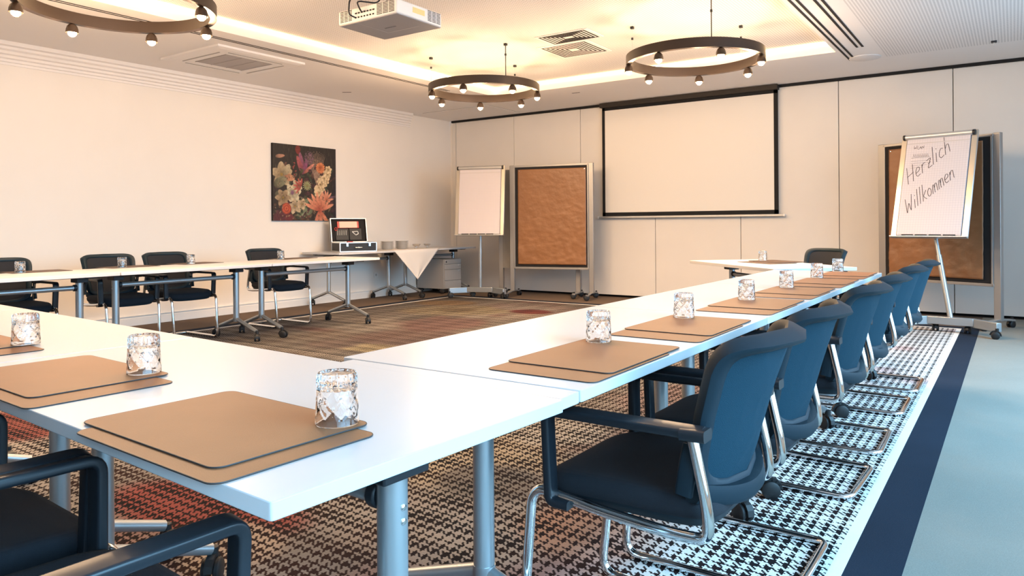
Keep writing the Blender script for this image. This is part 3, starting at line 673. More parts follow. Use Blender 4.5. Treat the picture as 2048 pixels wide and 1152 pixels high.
for k, (y, ysh) in enumerate(((1.775, 0.10), (2.465, 0.13), (3.28, 0.17), (3.98, 0.18), (4.70, 0.20), (5.43, 0.21))):
    place_mat(-0.942, y, TZ+0.0028, PI/2, 'upper brown desk mat at the %s place of right row from the foreground' % ordn[k], 'brown desk mats on the right row')
    place_mat(-0.932+0.0, y-ysh, TZ, PI/2, 'ghost double of the brown desk mat at the %s place of right row from the foreground' % ordn[k], 'brown desk mats on the right row')  # ghost of the upper mat, shifted towards the camera
    GL.append(((-1.037, -1.029, -1.022, -1.03, -1.045, -1.05)[k], (1.96, 2.63, 3.39, 4.14, 4.96, 5.66)[k], 0.0053, 'cut glass tumbler upside down at the %s place of right row' % ordn[k], 'glasses on the right row'))
for k, (y, gy) in enumerate(((2.72, 2.56), (3.48, 3.37), (4.14, 4.03), (5.28, 5.08))):
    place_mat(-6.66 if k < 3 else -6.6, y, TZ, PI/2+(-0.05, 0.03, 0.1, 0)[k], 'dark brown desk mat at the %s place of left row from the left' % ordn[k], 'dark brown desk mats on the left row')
    GL.append((-6.56, gy, 0.0028, 'small cut glass tumbler at the %s place of left row from the left' % ordn[k], 'glasses on the left row'))
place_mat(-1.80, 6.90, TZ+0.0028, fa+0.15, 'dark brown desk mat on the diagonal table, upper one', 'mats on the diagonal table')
place_mat(-1.84, 6.70, TZ, fa+0.15, 'ghost double of the dark brown desk mat on the diagonal table', 'mats on the diagonal table')  # ghost image of the mat above, built as a second sheet
GL.append((-1.95, 6.98, 0.0053, 'cut glass tumbler on the diagonal table beside its desk mat', 'glasses on the diagonal table'))
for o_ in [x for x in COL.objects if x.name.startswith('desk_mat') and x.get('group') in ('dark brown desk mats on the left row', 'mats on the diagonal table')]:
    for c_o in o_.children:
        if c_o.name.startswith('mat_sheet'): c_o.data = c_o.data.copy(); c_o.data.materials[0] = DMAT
GL += [(-1.005, 0.898, 0.0053, 'large clear cut glass tumbler upside down, nearest to the camera', 'glasses on the near row'), (-1.753, 0.952, 0.0053, 'clear cut glass tumbler on near row, middle of the three', 'glasses on the near row'), (-2.50, 0.99, 0.0053, 'clear cut glass tumbler on near row at left picture edge', 'glasses on the near row')]
def tumbler_mesh(h=0.092):
    seg = 96; vs = []; fs = []
    # inverted: mouth down at z=0. outer from mouth up, closed thick base on top, inner back down
    outer = [(0.0385, 0.0), (0.0390, 0.002), (0.0387, 0.008), *[(0.0385-0.0024*k/21, 0.0115+0.0027*k) for k in range(21)], (0.0362, 0.0685), (0.0366, 0.070), (0.0362, 0.078), (0.0358, 0.087), (0.0335, 0.0915), (0.030, 0.092), (0.026, 0.0895), (0.012, 0.089), (0.001, 0.089)]
    inner = [(0.001, 0.074), (0.020, 0.0735), (0.029, 0.071), (0.0330, 0.062), (0.0345, 0.045), (0.0355, 0.030), (0.0362, 0.014), (0.0372, 0.002), (0.0378, 0.0)]
    for i, (r, z) in enumerate(outer+inner):
        for q in range(seg):
            a = 2*PI*q/seg; rr = r
            if i < len(outer) and 0.012 < z < 0.068:
                # diamond cuts
                u = a*8/(2*PI); w = (z-0.012)/0.056*1.6
                c1 = abs(((u+w) % 1)-0.5); c2 = abs(((u-w) % 1)-0.5)
                rr = r-0.0013*max(0, 1-c1/0.16)-0.0013*max(0, 1-c2/0.16)
            elif i < len(outer) and 0.070 < z < 0.088:
                rr = r-0.0012*(1 if (q % 6) < 3 else 0)
            vs.append((rr*math.cos(a), rr*math.sin(a), z))
    n = len(outer+inner)
    for i in range(n-1):
        for q in range(seg): fs.append((i*seg+q, i*seg+(q+1) % seg, (i+1)*seg+(q+1) % seg, (i+1)*seg+q))
    for q in range(seg): fs.append(((n-1)*seg+q, (n-1)*seg+(q+1) % seg, (q+1) % seg, q))
    # refine vertical resolution not needed: facets sparkle like cut glass
    return vs, fs
gv, gf = tumbler_mesh()
g0 = None
for k, (x, y, dz, lab, grp) in enumerate(GL):
    if g0 is None:
        m = MB(); m.add(gv, gf); g0 = obj('glass_tumbler', m, GLASS, smooth=14); o = g0
    else:
        o = g0.copy(); COL.objects.link(o)
    o.location = (x, y, TZ+dz+0.0003); o.rotation_euler = (0, 0, k*0.7); setp(o, lab, 'glass', grp)

# ================================================================== pinboards
def pinboard(x0, y0, x1, y1, label, group, mr_=0.07):
    a = Vector((x0, y0)); b = Vector((x1, y1)); d = (b-a); w = d.length; rz = math.atan2(d.y, d.x)
    t = thing('pinboard', label, 'pinboard', ((x0+x1)/2, (y0+y1)/2, 0), rz, group)
    h = w/2
    for s in (-1, 1):
        p = obj('post', MB().b2((s*h-0.035, -0.02, 0.085), (s*h+0.035, 0.035, 2.0)), PALU, t, bevel=0.005)
        ft = obj('foot', MB().sweep([(s*(h), -0.27, 0.075), (s*h, -0.06, 0.095), (s*h, 0.06, 0.095), (s*h, 0.27, 0.075)], rrect(0.05, 0.022, 0.006, 2)), PALU, t)
        for yy in (-0.25, 0.25): obj('caster', caster_mb(s*h, yy, random.uniform(0, 6)).xf(Matrix.Scale(0.85, 4) if False else Matrix.Identity(4)), RUB, ft, smooth=40)
    fr = MB(); fr.b2((-h+0.03, -0.028, 1.965), (h-0.03, 0.012, 1.995)); fr.b2((-h+0.03, -0.028, 0.43), (h-0.03, 0.012, 0.46)); fr.b2((-h+0.035, -0.028, 0.43), (-h+0.055, 0.012, 1.99)); fr.b2((h-0.055, -0.028, 0.43), (h-0.035, 0.012, 1.99))
    obj('board_frame', fr, PALU, t, smooth=0, bevel=0.003)
    obj('felt_board', MB().b2((-h+0.05, -0.02, 0.455), (h-0.05, 0.008, 1.97)), FELT, t, smooth=0)
    # crinkled kraft paper sheet
    nx, ny = 60, 72; X = np.linspace(-h+0.105, h-mr_, nx); Z = np.linspace(0.50, 1.93, ny); vs = []
    XX, ZZ = np.meshgrid(X, Z); D = 0.0035*vnoise(XX, ZZ, 0.10, 5)+0.003*vnoise(XX*0.8, ZZ*1.6, 0.045, 6)+0.004*vnoise(XX+ZZ*.6, ZZ, 0.30, 8)
    D = 1.8*D*(0.6+1.0*np.clip(1.5-ZZ, 0, 1))
    vs = [(XX[j, i], -0.0225-D[j, i], ZZ[j, i]) for j in range(ny) for i in range(nx)]
    m = MB(); m.add(vs, [(j*nx+i, j*nx+i+1, (j+1)*nx+i+1, (j+1)*nx+i) for j in range(ny-1) for i in range(nx-1)])
    ks = obj('kraft_paper', m, KRAFT, t, smooth=80)
    so = ks.modifiers.new('solid', 'SOLIDIFY'); so.thickness = 0.0006; so.offset = 1
    pn = MB()
    for px in (-h+0.13, h-mr_-0.02):
        for pz in (0.53, 1.91): pn.lathe([(0.006, 0.0), (0.005, 0.004)], (px, -0.034, pz), 10, 'Y')
    obj('pin', pn, CHROME, t); return t
pinboard(-6.30, 9.14, -5.09, 9.42, 'pinboard covered in crinkled brown paper, left of the projection screen', 'pinboards')
# second board parked behind it
t = thing('pinboard', 'second grey pinboard parked behind the left brown pinboard, only its edge showing', 'pinboard', (-5.86, 9.40, 0), math.atan2(0.28, 1.21), 'pinboards')
for s in (-1, 1):
    obj('post', MB().b2((s*0.62-0.15, -0.02, 0.085), (s*0.62-0.08, 0.035, 1.96)), PALU, t, bevel=0.005)
    ft = obj('foot', MB().sweep([(s*0.62-0.115, -0.25, 0.075), (s*0.62-0.115, 0.20, 0.075)], rrect(0.05, 0.022, 0.006, 2)), PALU, t)
    for yy in (-0.22, 0.17): obj('caster', caster_mb(s*0.62-0.115, yy, 0.4), RUB, ft, smooth=40)
obj('felt_board', MB().b2((-0.705, -0.02, 0.43), (0.475, 0.01, 1.95)), mat('grey_felt', (0.22, 0.21, 0.2), .95), t, smooth=0)
pinboard(-1.265, 9.44, -0.135, 8.88, 'brown papered pinboard standing behind the written flipchart', 'pinboards', 0.125)

# ================================================================== flipcharts
STROKES = {
 'H': [[(0, 0), (.05, 1.15)], [(.5, -.05), (.62, 1.1)], [(-.02, .5), (.62, .55)]],
 'e': [[(0, .3), (.42, .38), (.38, .6), (.18, .66), (.02, .45), (.02, .2), (.15, .02), (.42, .08)]],
 'r': [[(.05, 0), (.1, .6)], [(.1, .45), (.22, .6), (.42, .58)]],
 'z': [[(0, .6), (.42, .62), (.02, .02), (.46, .03)], [(.1, .32), (.36, .34)]],
 'l': [[(.0, 0), (.12, 1.2)]],
 'i': [[(.0, 0), (.06, .62)], [(.1, .85), (.11, .9)]],
 'c': [[(.42, .55), (.25, .66), (.05, .5), (.0, .2), (.15, .0), (.42, .08)]],
 'h': [[(0, 0), (.1, 1.2)], [(.05, .4), (.2, .62), (.38, .58), (.42, 0)]],
 'W': [[(0, 1.1), (.05, 0), (.35, .7), (.5, 0), (.72, 1.15)]],
 'k': [[(0, 0), (.1, 1.2)], [(.42, .65), (.06, .32), (.42, 0)]],
 'o': [[(.2, .62), (.02, .45), (.02, .15), (.2, 0), (.4, .15), (.4, .45), (.2, .62)]],
 'm': [[(0, 0), (.05, .6), (.18, .6), (.24, 0)], [(.22, .35), (.32, .62), (.48, .58), (.52, 0)]],
 'n': [[(0, 0), (.06, .6)], [(.05, .38), (.2, .62), (.38, .58), (.42, 0)]],
 'L': [[(.05, 1), (0, 0), (.45, 0)]], 'A': [[(0, 0), (.25, 1), (.5, 0)], [(.1, .4), (.42, .4)]], 'N': [[(0, 0), (.03, 1), (.45, 0), (.5, 1)]]}
ADV = {'H': .8, 'm': .68, 'W': .95, 'l': .32, 'i': .3, 'N': .7, 'A': .65}
def write(mb, text, x, y, size, ang, r, yoff=-0.001, sy=None, up=None):
    ca, sa = math.cos(ang), math.sin(ang); cx = 0; sy = sy or size; up = ang if up is None else up; cu, su = math.cos(up), math.sin(up)
    for chh in text:
        if chh == ' ': cx += .5; continue
        for st in STROKES[chh]:
            pts = []
            for a, b in st:
                u = (cx+a)*size; v = b*sy
                pts.append((x+u*ca-v*su, yoff, y+u*sa+v*cu))
            mb.sweep(fillet(pts, 0.02 if len(pts) > 2 else 0), [(r, 0), (0, r*.35), (-r, 0), (0, -r*.35)], up=(0, 1, 0))
        cx += ADV.get(chh, .56)
def flipchart(loc, rz, lean, label, W_, H_, zb, written, base_rz, pole_off):
    t = thing('flipchart', label, 'flipchart', loc, rz, 'mobile flipcharts')
    # board frame: origin at bottom centre, leaning back (+y at top)
    bm = Matrix.Translation((0, 0, zb)) @ Matrix.Rotation(-lean, 4, 'X')
    bd = obj('board', MB().b2((-W_/2, 0, 0), (W_/2, 0.02, H_)), ALU, t, bevel=0.006); bd.matrix_local = bm
    for lo in (-W_/2, W_/2-0.055): obj('side_rail', MB().b2((lo, -0.012, 0), (lo+0.055, 0.0, H_)), mat('champagne_alu', (0.66, 0.60, 0.50), .28, .8), bd, bevel=0.004)
    pd = MB().b2((-W_/2+0.06, -0.022, 0.012), (W_/2-0.06, -0.002, H_-0.05)); pad = obj('paper_pad', pd, grid_paper(), bd, smooth=0)
    clamp = MB().tube([(-W_/2+0.04, -0.022, H_-0.035), (W_/2-0.04, -0.022, H_-0.035)], 0.027, 18); obj('clamp_bar', clamp, ALU, bd)
    for s in (-1, 1): obj('clamp_cap', MB().tube([(s*(W_/2-0.042), -0.022, H_-0.035), (s*(W_/2-0.020), -0.022, H_-0.035)], 0.029, 16), BLACK, bd)
    tray = MB().b2((-W_/2, -0.05, -0.012), (W_/2, 0.02, 0.0)); obj('pen_tray', tray, ALU, bd, bevel=0.003)
    for k in range(4): obj('marker_pen', MB().tube([(-W_/2+0.12+k*0.13, -0.04, 0.008), (-W_/2+0.23+k*0.13, -0.04, 0.008)], 0.007, 8), BLACK, bd)
    obj('pad_fold', MB().b2((-W_/2+0.062, -0.024, H_-0.115), (W_/2-0.062, -0.0205, H_-0.105)), mat('pad_shadowless_grey', (0.6, 0.55, 0.52), .8), bd, smooth=0)
    if written:
        ink = MB(); ang = math.radians(43); tilt = math.radians(13)
        w_ = W_; x0 = -W_/2
        write(ink, 'Herzlich', x0+0.17*w_, H_*(1-0.50), 0.122, ang, 0.0026, -0.0232, 0.16, tilt)
        write(ink, 'Willkommen', x0+0.20*w_, H_*(1-0.79), 0.104, ang, 0.0026, -0.0232, 0.15, tilt)
        write(ink, 'WLAN', x0+0.19*w_, H_*(1-0.155), 0.036, 0.02, 0.0015, -0.0232)
        for k in range(9):
            xx = x0+0.135+k*0.017; ink.sweep([(xx, -0.0232, H_*(1-.23)), (xx+0.006, -0.0232, H_*(1-.20)), (xx+0.012, -0.0232, H_*(1-.23))], [(0.0012, 0), (0, .0005), (-.0012, 0)], up=(0, 1, 0))
        ink.sweep([(x0+0.12, -0.0232, H_*(1-.24)), (x0+0.30, -0.0232, H_*(1-.235))], [(0.0014, 0), (0, .0005), (-.0014, 0)], up=(0, 1, 0))
        obj('handwriting', ink, INK, bd, smooth=0)
        fk = MB()
        for k in range(4): fk.sweep([(x0+0.12, -0.0232, H_*(1-.275-.022*k)), (x0+0.20, -0.0232, H_*(1-.272-.022*k)), (x0+0.32-0.02*k, -0.0232, H_*(1-.27-.022*k))], [(0.001, 0), (0, .0005), (-.001, 0)], up=(0, 1, 0))
        obj('handwriting', fk, INKF, bd, smooth=0, label='faint small handwriting')
    # pole from base to the back of the board
    top = bm @ Vector((-0.10 if written else 0, 0.035, H_*0.55)); px, py = pole_off
    pl = MB().tube([(px, py, 0.13), tuple(top)], 0.019, 16); pl.tube([(px+(top.x-px)*.0, py, 0.13), (px+(top.x-px)*.45, py+(top.y-py)*.45, 0.13+(top.z-0.13)*.45)], 0.025, 16)
    obj('pole', pl, SILVER, t)
    # base: centre bar with two angled arms, casters
    B = Matrix.Translation((px, py, 0)) @ Matrix.Rotation(base_rz, 4, 'Z')
    bs = MB().box((0, 0, 0.118), (0.40, 0.075, 0.075))
    for s in (-1, 1):
        bs.box((s*0.31, -0.085, 0.112), (0.32, 0.055, 0.085), rz=-s*math.radians(38))
    bo = obj('base', bs.xf(B), SILVER, t, bevel=0.005)
    for x, y in ((-0.42, -0.19), (0.42, -0.19), (-0.14, 0.03), (0.14, 0.03)):
        p = B @ Vector((x, y, 0)); obj('caster', caster_mb(p.x, p.y, random.uniform(0, 6)), RUB, bo, smooth=40)
    return t
def grid_paper():
    if 'grid_paper' in MATS: return MATS['grid_paper']
    m = bpy.data.materials.new('grid_paper'); m.use_nodes = True; nt = m.node_tree; b = nt.nodes['Principled BSDF']; b.inputs['Roughness'].default_value = .8
    tc = nt.nodes.new('ShaderNodeTexCoord'); sp = nt.nodes.new('ShaderNodeSeparateXYZ'); nt.links.new(tc.outputs['Object'], sp.inputs[0]); outs = []
    for ax in (0, 2):
        a = nt.nodes.new('ShaderNodeMath'); a.operation = 'FLOORED_MODULO'; nt.links.new(sp.outputs[ax], a.inputs[0]); a.inputs[1].default_value = 0.025
        l = nt.nodes.new('ShaderNodeMath'); l.operation = 'LESS_THAN'; nt.links.new(a.outputs[0], l.inputs[0]); l.inputs[1].default_value = 0.0016; outs.append(l.outputs[0])
    mxx = nt.nodes.new('ShaderNodeMath'); mxx.operation = 'MAXIMUM'; nt.links.new(outs[0], mxx.inputs[0]); nt.links.new(outs[1], mxx.inputs[1])
    mx = nt.nodes.new('ShaderNodeMix'); mx.data_type = 'RGBA'; nt.links.new(mxx.outputs[0], mx.inputs['Factor']); mx.inputs['A'].default_value = (0.68, 0.62, 0.62, 1); mx.inputs['B'].default_value = (0.52, 0.47, 0.50, 1)
    nt.links.new(mx.outputs['Result'], b.inputs['Base Color']); MATS['grid_paper'] = m; return m
flipchart((-6.62, 8.72, 0), math.atan2(.33, .94), math.radians(6), 'blank mobile flipchart standing in the far left corner', 0.77, 1.05, 0.95, False, 0.0, (-0.02, 0.10))
FL2 = math.radians(-15)
flipchart((-0.72, 8.47, 0), FL2, math.radians(17), 'flipchart with handwritten German welcome, in front of the right pinboard', 0.72, 1.13, 0.945, True, 0.1, (0.22, -0.05))

# ================================================================== side table things
TS = TZ+0.0003
cs = thing('tool_case', 'open black presentation case with silver edges on the side table', 'case', (-7.62, 7.14, TS), 1.15, None)
# local x along long side (toward far), local y to the wall side
cw, cdp, chh = 0.52, 0.36, 0.13
CB = mat('case_laminate', (0.012, 0.011, 0.011), .5)
cs_body = MB(); cs_body.b2((-cw/2, -cdp/2, 0.004), (cw/2, cdp/2, 0.012)); 
for lo, hi in (((-cw/2, -cdp/2, 0.004), (cw/2, -cdp/2+0.008, chh)), ((-cw/2, cdp/2-0.008, 0.004), (cw/2, cdp/2, chh)), ((-cw/2, -cdp/2, 0.004), (-cw/2+0.008, cdp/2, chh)), ((cw/2-0.008, -cdp/2, 0.004), (cw/2, cdp/2, chh))): cs_body.b2(lo, hi)
bod = obj('case_body', cs_body, CB, cs, smooth=0)
ed = MB(); e = 0.012
for z in (0.006, chh-0.004):
    for y in (-cdp/2, cdp/2): ed.box((0, y, z), (cw+0.006, e, e*1.2))
    for x in (-cw/2, cw/2): ed.box((x, 0, z), (e, cdp+0.006, e*1.2))
for x in (-cw/2, cw/2):
    for y in (-cdp/2, cdp/2): ed.box((x, y, chh/2), (e*1.3, e*1.3, chh))
obj('metal_edge', ed, ALU, bod, bevel=0.002)
la = MB()
for x in (-0.16, 0.16): la.box((x, -cdp/2-0.008, chh-0.03), (0.03, 0.01, 0.05)); la.box((x, -cdp/2-0.012, chh-0.045), (0.016, 0.008, 0.02))
obj('latch', la, CHROME, bod, bevel=0.002)
obj('handle', MB().tube(fillet([(-0.05, -cdp/2, 0.06), (-0.05, -cdp/2-0.02, 0.06), (0.05, -cdp/2-0.02, 0.06), (0.05, -cdp/2, 0.06)], 0.015), 0.006, 8), CHROME, bod)
obj('foam_insert', MB().b2((-cw/2+0.01, -cdp/2+0.01, 0.02), (cw/2-0.01, cdp/2-0.01, chh-0.015)), CB, bod, smooth=0)
tl = MB()
for k in range(6): tl.box((-0.16+k*0.06, 0.0+0.05*math.sin(k*2), chh-0.006), (0.04, 0.12, 0.014), rz=k*.5)
obj('marker_box', tl, mat('dark_tools', (0.03, 0.025, 0.025), .4), bod)
obj('red_tool', MB().box((-0.05, 0.03, chh+0.002), (0.08, 0.05, 0.018)), mat('red_plastic', (0.55, 0.06, 0.05), .4), bod, bevel=0.004)
lm = Matrix.Translation((0, cdp/2, chh)) @ Matrix.Rotation(math.radians(-12), 4, 'X')
lid = MB(); lh = 0.34; lid.b2((-cw/2, 0.045, 0), (cw/2, 0.053, lh))
for lo, hi in (((-cw/2, 0, 0), (-cw/2+0.008, 0.053, lh)), ((cw/2-0.008, 0, 0), (cw/2, 0.053, lh)), ((-cw/2, 0, lh-0.008), (cw/2, 0.053, lh)), ((-cw/2, 0, 0), (cw/2, 0.053, 0.008))): lid.b2(lo, hi)
lo_ = obj('case_lid', lid, CB, cs, smooth=0); lo_.matrix_local = lm
le = MB()
for x in (-cw/2, cw/2): le.box((x, 0.0, lh/2), (e*1.2, e, lh+0.01)); le.box((x, 0.053, lh/2), (e, e, lh+0.01))
for z in (0.0, lh): le.box((0, 0.0, z), (cw+0.01, e, e*1.2))
obj('metal_edge', le, ALU, lo_, bevel=0.002)
obj('lid_lining', MB().b2((-cw/2+0.01, 0.030, 0.01), (cw/2-0.01, 0.046, lh-0.01)), FELT, lo_, smooth=0)
obj('pocket', MB().b2((-0.19, 0.018, 0.03), (0.0, 0.03, 0.20)).b2((0.01, 0.016, 0.03), (0.19, 0.03, 0.20)), CB, lo_, bevel=0.004)
obj('paper_card', MB().b2((-0.13, 0.012, 0.21), (0.13, 0.017, 0.30)), mat('cream_card', (0.75, 0.62, 0.48), .7), lo_, smooth=0)
obj('red_card', MB().b2((-0.16, 0.017, 0.205), (0.16, 0.028, 0.305)), MATS['red_plastic'], lo_, bevel=0.01)
for k in range(5): obj('marker_pen', MB().tube([(-0.165+k*0.03, 0.010, 0.10), (-0.160+k*0.03, 0.010, 0.17)], 0.005, 8), ALU, lo_)
obj('tape_dispenser', MB().tube(fillet([(0.05, 0.01, 0.15), (0.13, 0.01, 0.155), (0.14, 0.01, 0.12), (0.10, 0.01, 0.10), (0.05, 0.01, 0.15)], 0.01), 0.006, 8), PW, lo_)
obj('scissors_handle', MB().tube([(-0.185+0.018*math.cos(a*PI/6), 0.010, 0.19+0.022*math.sin(a*PI/6)) for a in range(12)], 0.005, 8, closed=True), MATS['red_plastic'], lo_)

PLAB = ['bottom', 'second', 'third', 'fourth', 'fifth', 'sixth', 'seventh', 'eighth', 'ninth', 'tenth', 'eleventh', 'twelfth', 'topmost']
plate = None
for (px, py, n, w) in ((-7.72, 7.90, 13, 'left'), (-7.70, 8.19, 13, 'right')):
    for k in range(n):
        if plate is None:
            m = MB().lathe([(0.001, 0.002), (0.055, 0.002), (0.06, 0.0), (0.065, 0.002), (0.098, 0.011), (0.104, 0.013), (0.104, 0.0145), (0.098, 0.014), (0.066, 0.006), (0.001, 0.005)], (0, 0, 0), 32)
            plate = obj('dinner_plate', m, CHINA, smooth=50); o = plate
        else: o = plate.copy(); COL.objects.link(o)
        o.location = (px+random.uniform(-.002, .002), py+random.uniform(-.002, .002), TS+0.0015+k*0.0092)
        setp(o, 'white plate, %s from below in the %s plate stack' % (PLAB[k], w), 'plate', 'plates stacked on the side table')
b0 = None
for k, (px, py, lab) in enumerate(((-7.62, 8.42, 'small shiny footed bowl nearest the plate stacks'), (-7.72, 8.56, 'small shiny footed bowl in the middle of the three'), (-7.60, 8.66, 'small shiny footed bowl furthest from the plate stacks'))):
    if b0 is None:
        m = MB().lathe([(0.001, 0.0), (0.03, 0.0), (0.03, 0.004), (0.008, 0.010), (0.008, 0.022), (0.03, 0.030), (0.052, 0.052), (0.056, 0.066), (0.053, 0.066), (0.048, 0.052), (0.026, 0.034), (0.001, 0.030)], (0, 0, 0), 24)
        b0 = obj('footed_bowl', m, CHROME, smooth=50); o = b0
    else: o = b0.copy(); COL.objects.link(o)
    o.location = (px, py, TS+0.003); setp(o, lab, 'bowl', 'footed bowls on the side table')
# cloth laid cornerwise over the side table edge
XE = -7.70+TW/2
cl_ = MB(); nx = 28; vs = []; HD = 0.45; cyy = 8.12
pts = []
rows = 30; L0 = 0.40
for i in range(rows+1):
    s_l = -L0+(L0+HD)*i/rows      # distance past table edge (negative on the table)
    hw = 0.50*(1-s_l/HD) if s_l > 0 else 0.50*(1.0-0.1*(-s_l/L0))
    for j in range(nx+1):
        a = -1+2*j/nx; y = cyy+a*hw
        if s_l <= 0: x = XE+s_l; z = TS+0.0016
        else:
            x = XE+0.004+0.010*math.sin(a*5+1)*min(1, s_l*3)+min(s_l, 0.01)*0.4; z = TS+0.0016-s_l
        vs.append((x, y, z))
cl_.add(vs, [(i*(nx+1)+j, i*(nx+1)+j+1, (i+1)*(nx+1)+j+1, (i+1)*(nx+1)+j) for i in range(rows) for j in range(nx)])
o = flat('table_cloth', 'white cloth hanging as a triangle over the side table edge', 'cloth', cl_, CLOTH, smooth=60); sm = o.modifiers.new('solid', 'SOLIDIFY'); sm.thickness = 0.0012; sm.offset = 0

# drawer cabinet under the far side table
t = thing('drawer_cabinet', 'grey rolling drawer cabinet under the far corner table', 'cabinet', (-7.79, 9.165, 0), 0)
obj('cabinet_body', MB().b2((-0.29, -0.215, 0.075), (0.28, 0.215, 0.55)), GREYC, t, bevel=0.004)
for z0, z1 in ((0.475, 0.545), (0.385, 0.47), (0.21, 0.38), (0.08, 0.205)):
    d = obj('drawer', MB().b2((0.28, -0.208, z0), (0.298, 0.208, z1)), GREYC, t, bevel=0.003)
    if z0 < 0.47: obj('handle', MB().b2((0.296, 0.13, z1-0.03), (0.303, 0.19, z1-0.012)), ALU, d, bevel=0.002)
obj('lock', MB().lathe([(0.012, 0), (0.012, 0.006)], (0.298, -0.17, 0.51), 12, 'X'), BLACK, t)
for sx in (-0.23, 0.23):
    for sy in (-0.17, 0.17): obj('caster', caster_mb(sx, sy, 0.5), RUB, t, smooth=40)
t = thing('wall_socket', 'white wall socket low on left wall behind the hanging cloth', 'socket', (XL, 8.05, 0.34))
obj('socket_plate', MB().box((0.005, 0, 0), (0.01, 0.08, 0.08)), PW, t, bevel=0.002); obj('socket_hole', MB().lathe([(0.019, 0.008), (0.019, 0.0108)], (0, 0, 0), 16, 'X'), mat('socket_shade', (.5, .48, .46), .5), t)

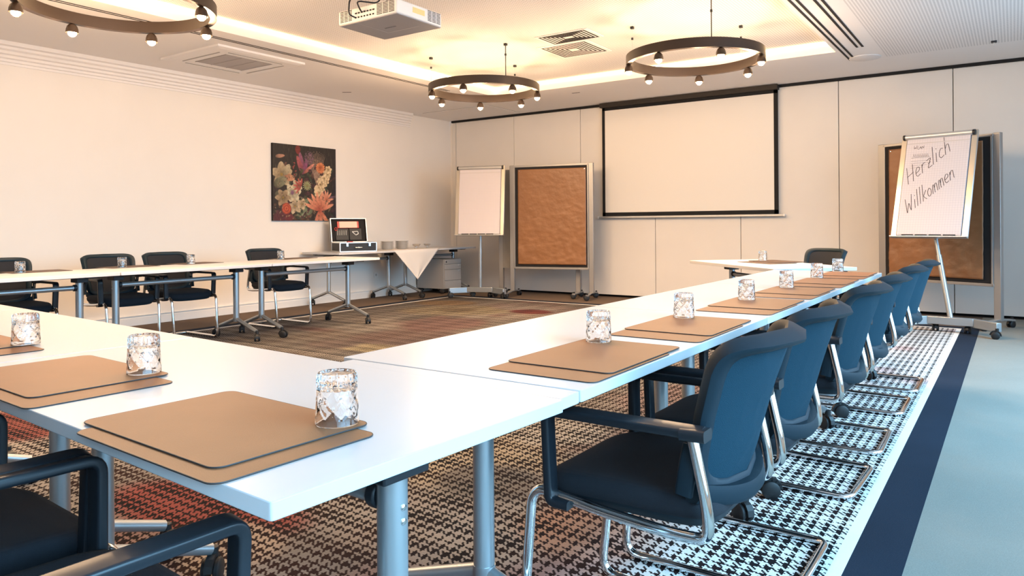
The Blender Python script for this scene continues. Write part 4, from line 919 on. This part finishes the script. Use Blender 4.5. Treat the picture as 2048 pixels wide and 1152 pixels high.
# ================================================================== painting: generic bouquet, colours computed per point of the canvas
def paint(X, Y):
    C = np.zeros(X.shape+(3,)); C[:] = (0.020, 0.014, 0.013)
    st = vnoise(X*6, Y*0.8, 0.06, 21); C += (np.clip(st-.6, 0, 1)*.12)[..., None]*np.array((.8, .6, .4))
    def put(w, col):
        nonlocal C; w = np.clip(w, 0, 1); C = C*(1-w[..., None])+np.array(col)*w[..., None]
    def petal(cx, cy, L, Wd, ang, col, tip=None):
        a = math.radians(ang); c, s = math.cos(a), math.sin(a); u = ((X-cx)*c+(Y-cy)*s)/L; v = (-(X-cx)*s+(Y-cy)*c)/Wd
        w = ((u > 0) & (u < 1)).astype(float)*np.clip((np.sqrt(np.clip(u*(1-u)*4, 0, 1))*(1-0.3*u)-np.abs(v))/0.12, 0, 1)
        sh = 0.55+0.45*np.clip(u, 0, 1)-0.25*np.abs(v)
        colr = np.array(col)[None, None]*sh[..., None]
        if tip is not None: colr = colr*(1-np.clip(u, 0, 1)[..., None])+np.array(tip)*np.clip(u, 0, 1)[..., None]
        nonlocal C; C = C*(1-w[..., None])+colr*w[..., None]
    def flower(cx, cy, r, n, col, tip, rot=0, w=.32):
        for k in range(n): petal(cx, cy, r, r*w, rot+k*360/n, col, tip)
        put(blob(X, Y, cx, cy, r*.14, r*.14), (0.35, 0.22, 0.05))
    for k in range(14): petal(.55+.02*k, .15, .8, .006, 70+k*3.2, (.28, .16, .12), (.45, .3, .22))
    for a, L in ((150, .35), (170, .3), (200, .28), (140, .25)): petal(.55, .12, L, .05, a, (.05, .07, .035), (.22, .25, .14))
    for a in (165, 185, 205, 150): petal(.66, .17, .27, .05, a, (.10, .13, .07), (.30, .33, .2))
    petal(.46, .62, .30, .05, 100, (.25, .06, .12), (.35, .12, .2)); petal(.46, .62, .26, .045, 112, (.30, .07, .13), (.5, .12, .12)); petal(.47, .63, .2, .04, 75, (.3, .08, .16), (.3, .08, .2)); petal(.47, .63, .22, .03, 40, (.5, .12, .10), (.75, .3, .22)); petal(.38, 1.0, .12, .05, 270, (.35, .05, .04), (.2, .02, .02))
    rr_ = np.random.RandomState(5)
    for k in range(170):
        cc = [(.10, .09, .045), (.16, .07, .05), (.20, .14, .08), (.06, .08, .05), (.12, .04, .05)][rr_.randint(5)]
        petal(rr_.uniform(0, .95), rr_.uniform(0, .75)**1.2, rr_.uniform(.04, .13), rr_.uniform(.008, .03), rr_.uniform(0, 360), tuple(v*.5 for v in cc), cc)
    n = vnoise(X, Y, .012, 30); put(blob(X, Y, .55, .84, .09, .10)*(n > .45)*.9, (.20, .10, .15))
    for k in range(10): petal(.32+.01*math.sin(k*4), .5+.03*k, .03, .012, k*77, (.4, .08, .07))
    flower(.13, .60, .17, 5, (.42, .30, .16), (.62, .48, .30), 20, .42); petal(.17, .58, .16, .06, 350, (.6, .25, .14), (.7, .35, .2)); petal(.17, .60, .16, .06, 60, (.5, .40, .24), (.62, .52, .34))
    petal(.02, .45, .22, .08, 30, (.16, .15, .08), (.3, .28, .17)); petal(.03, .35, .22, .07, -10, (.15, .14, .08), (.28, .25, .15))
    flower(.30, .37, .13, 6, (.60, .50, .32), (.80, .70, .48), 10, .45); put(blob(X, Y, .29, .37, .03, .035), (.25, .12, .2)); flower(.36, .46, .09, 5, (.6, .48, .28), (.82, .68, .45), 50, .45)
    flower(.33, .19, .11, 5, (.5, .36, .22), (.72, .56, .36), 30, .4); flower(.44, .22, .08, 5, (.5, .36, .2), (.75, .55, .35), 0, .45); flower(.15, .30, .12, 6, (.3, .2, .1), (.5, .36, .22), 0, .4)
    flower(.52, .47, .07, 14, (.35, .38, .15), (.55, .55, .28), 0, .13)
    for k in range(26):
        t_ = k/25; flower(.68+.20*t_+.03*math.sin(k*3), .38+.30*t_+.035*math.cos(k*5), .055, 5, (.75, .50, .25), (.95, .74, .46), k*40, .5)
    for a in range(0, 360, 24): petal(.74, .72, .08, .02, a, (.7, .16, .06), (.85, .3, .12))
    for a in (60, 80, 100, 120, 140, 40, 20, 160, 250, 280, 310): petal(.72, .14, .26, .035, a, (.75, .14, .08), (.92, .42, .25))
    for a in (50, 75, 95, 120, 10): petal(.83, .28, .14, .02, a, (.8, .2, .1), (.9, .45, .3))
    petal(.88, .32, .15, .014, 8, (.25, .12, .2), (.35, .2, .3))
    for a in (110, 140, 200, 230, 170, 80): petal(.42, .45, .12, .02, a, (.5, .08, .07), (.6, .15, .12))
    for r, col in ((.075, (.45, .06, .03)), (.06, (.62, .12, .05)), (.045, (.42, .05, .03)), (.03, (.7, .16, .06)), (.015, (.4, .05, .03))): put(blob(X, Y, .20, .16, r, r*1.05, 0, .12), col)
    put(blob(X, Y, .10, .04, .11, .09), (.10, .02, .03)); put(blob(X, Y, .24, .04, .07, .06), (.16, .025, .035))
    put(np.clip((X-.93)/.03, 0, 1)*np.clip((.75-Y)/.2, 0, 1)*.7, (.012, .012, .025))
    petal(.04, .83, .14, .03, 8, (.4, .22, .15), (.6, .3, .2))
    for k in range(60): petal(rr_.uniform(.0, .9), rr_.uniform(0, .6), rr_.uniform(.02, .06), rr_.uniform(.004, .012), rr_.uniform(0, 360), (.10, .05, .03), (.45, .28, .17))
    C = C*(0.62+0.38*vnoise(X, Y, .018, 40))[..., None]*0.85
    return np.clip(C, 0, 1)
PM = bpy.data.materials.new('painted_canvas'); PM.use_nodes = True
at = PM.node_tree.nodes.new('ShaderNodeAttribute'); at.attribute_name = 'paint'; PM.node_tree.links.new(at.outputs['Color'], PM.node_tree.nodes['Principled BSDF'].inputs['Base Color']); PM.node_tree.nodes['Principled BSDF'].inputs['Roughness'].default_value = .6
t = thing('flower_picture', 'square canvas picture of pale and orange flowers on black, left wall', 'picture', (XL+0.004, 6.14, 1.175))
obj('canvas', MB().b2((0, 0, 0), (0.032, 1.09, 1.035)), mat('canvas_edge', (0.02, 0.015, 0.015), .8), t, smooth=0)
pc = grid_obj('painted_front', 0, 0, 1, 1, 0, 230, 230, paint, PM, t, 'paint')
pc.matrix_local = Matrix(((0, 0, 1, 0.0330), (1.09, 0, 0, 0), (0, 1.035, 0, 0), (0, 0, 0, 1)))
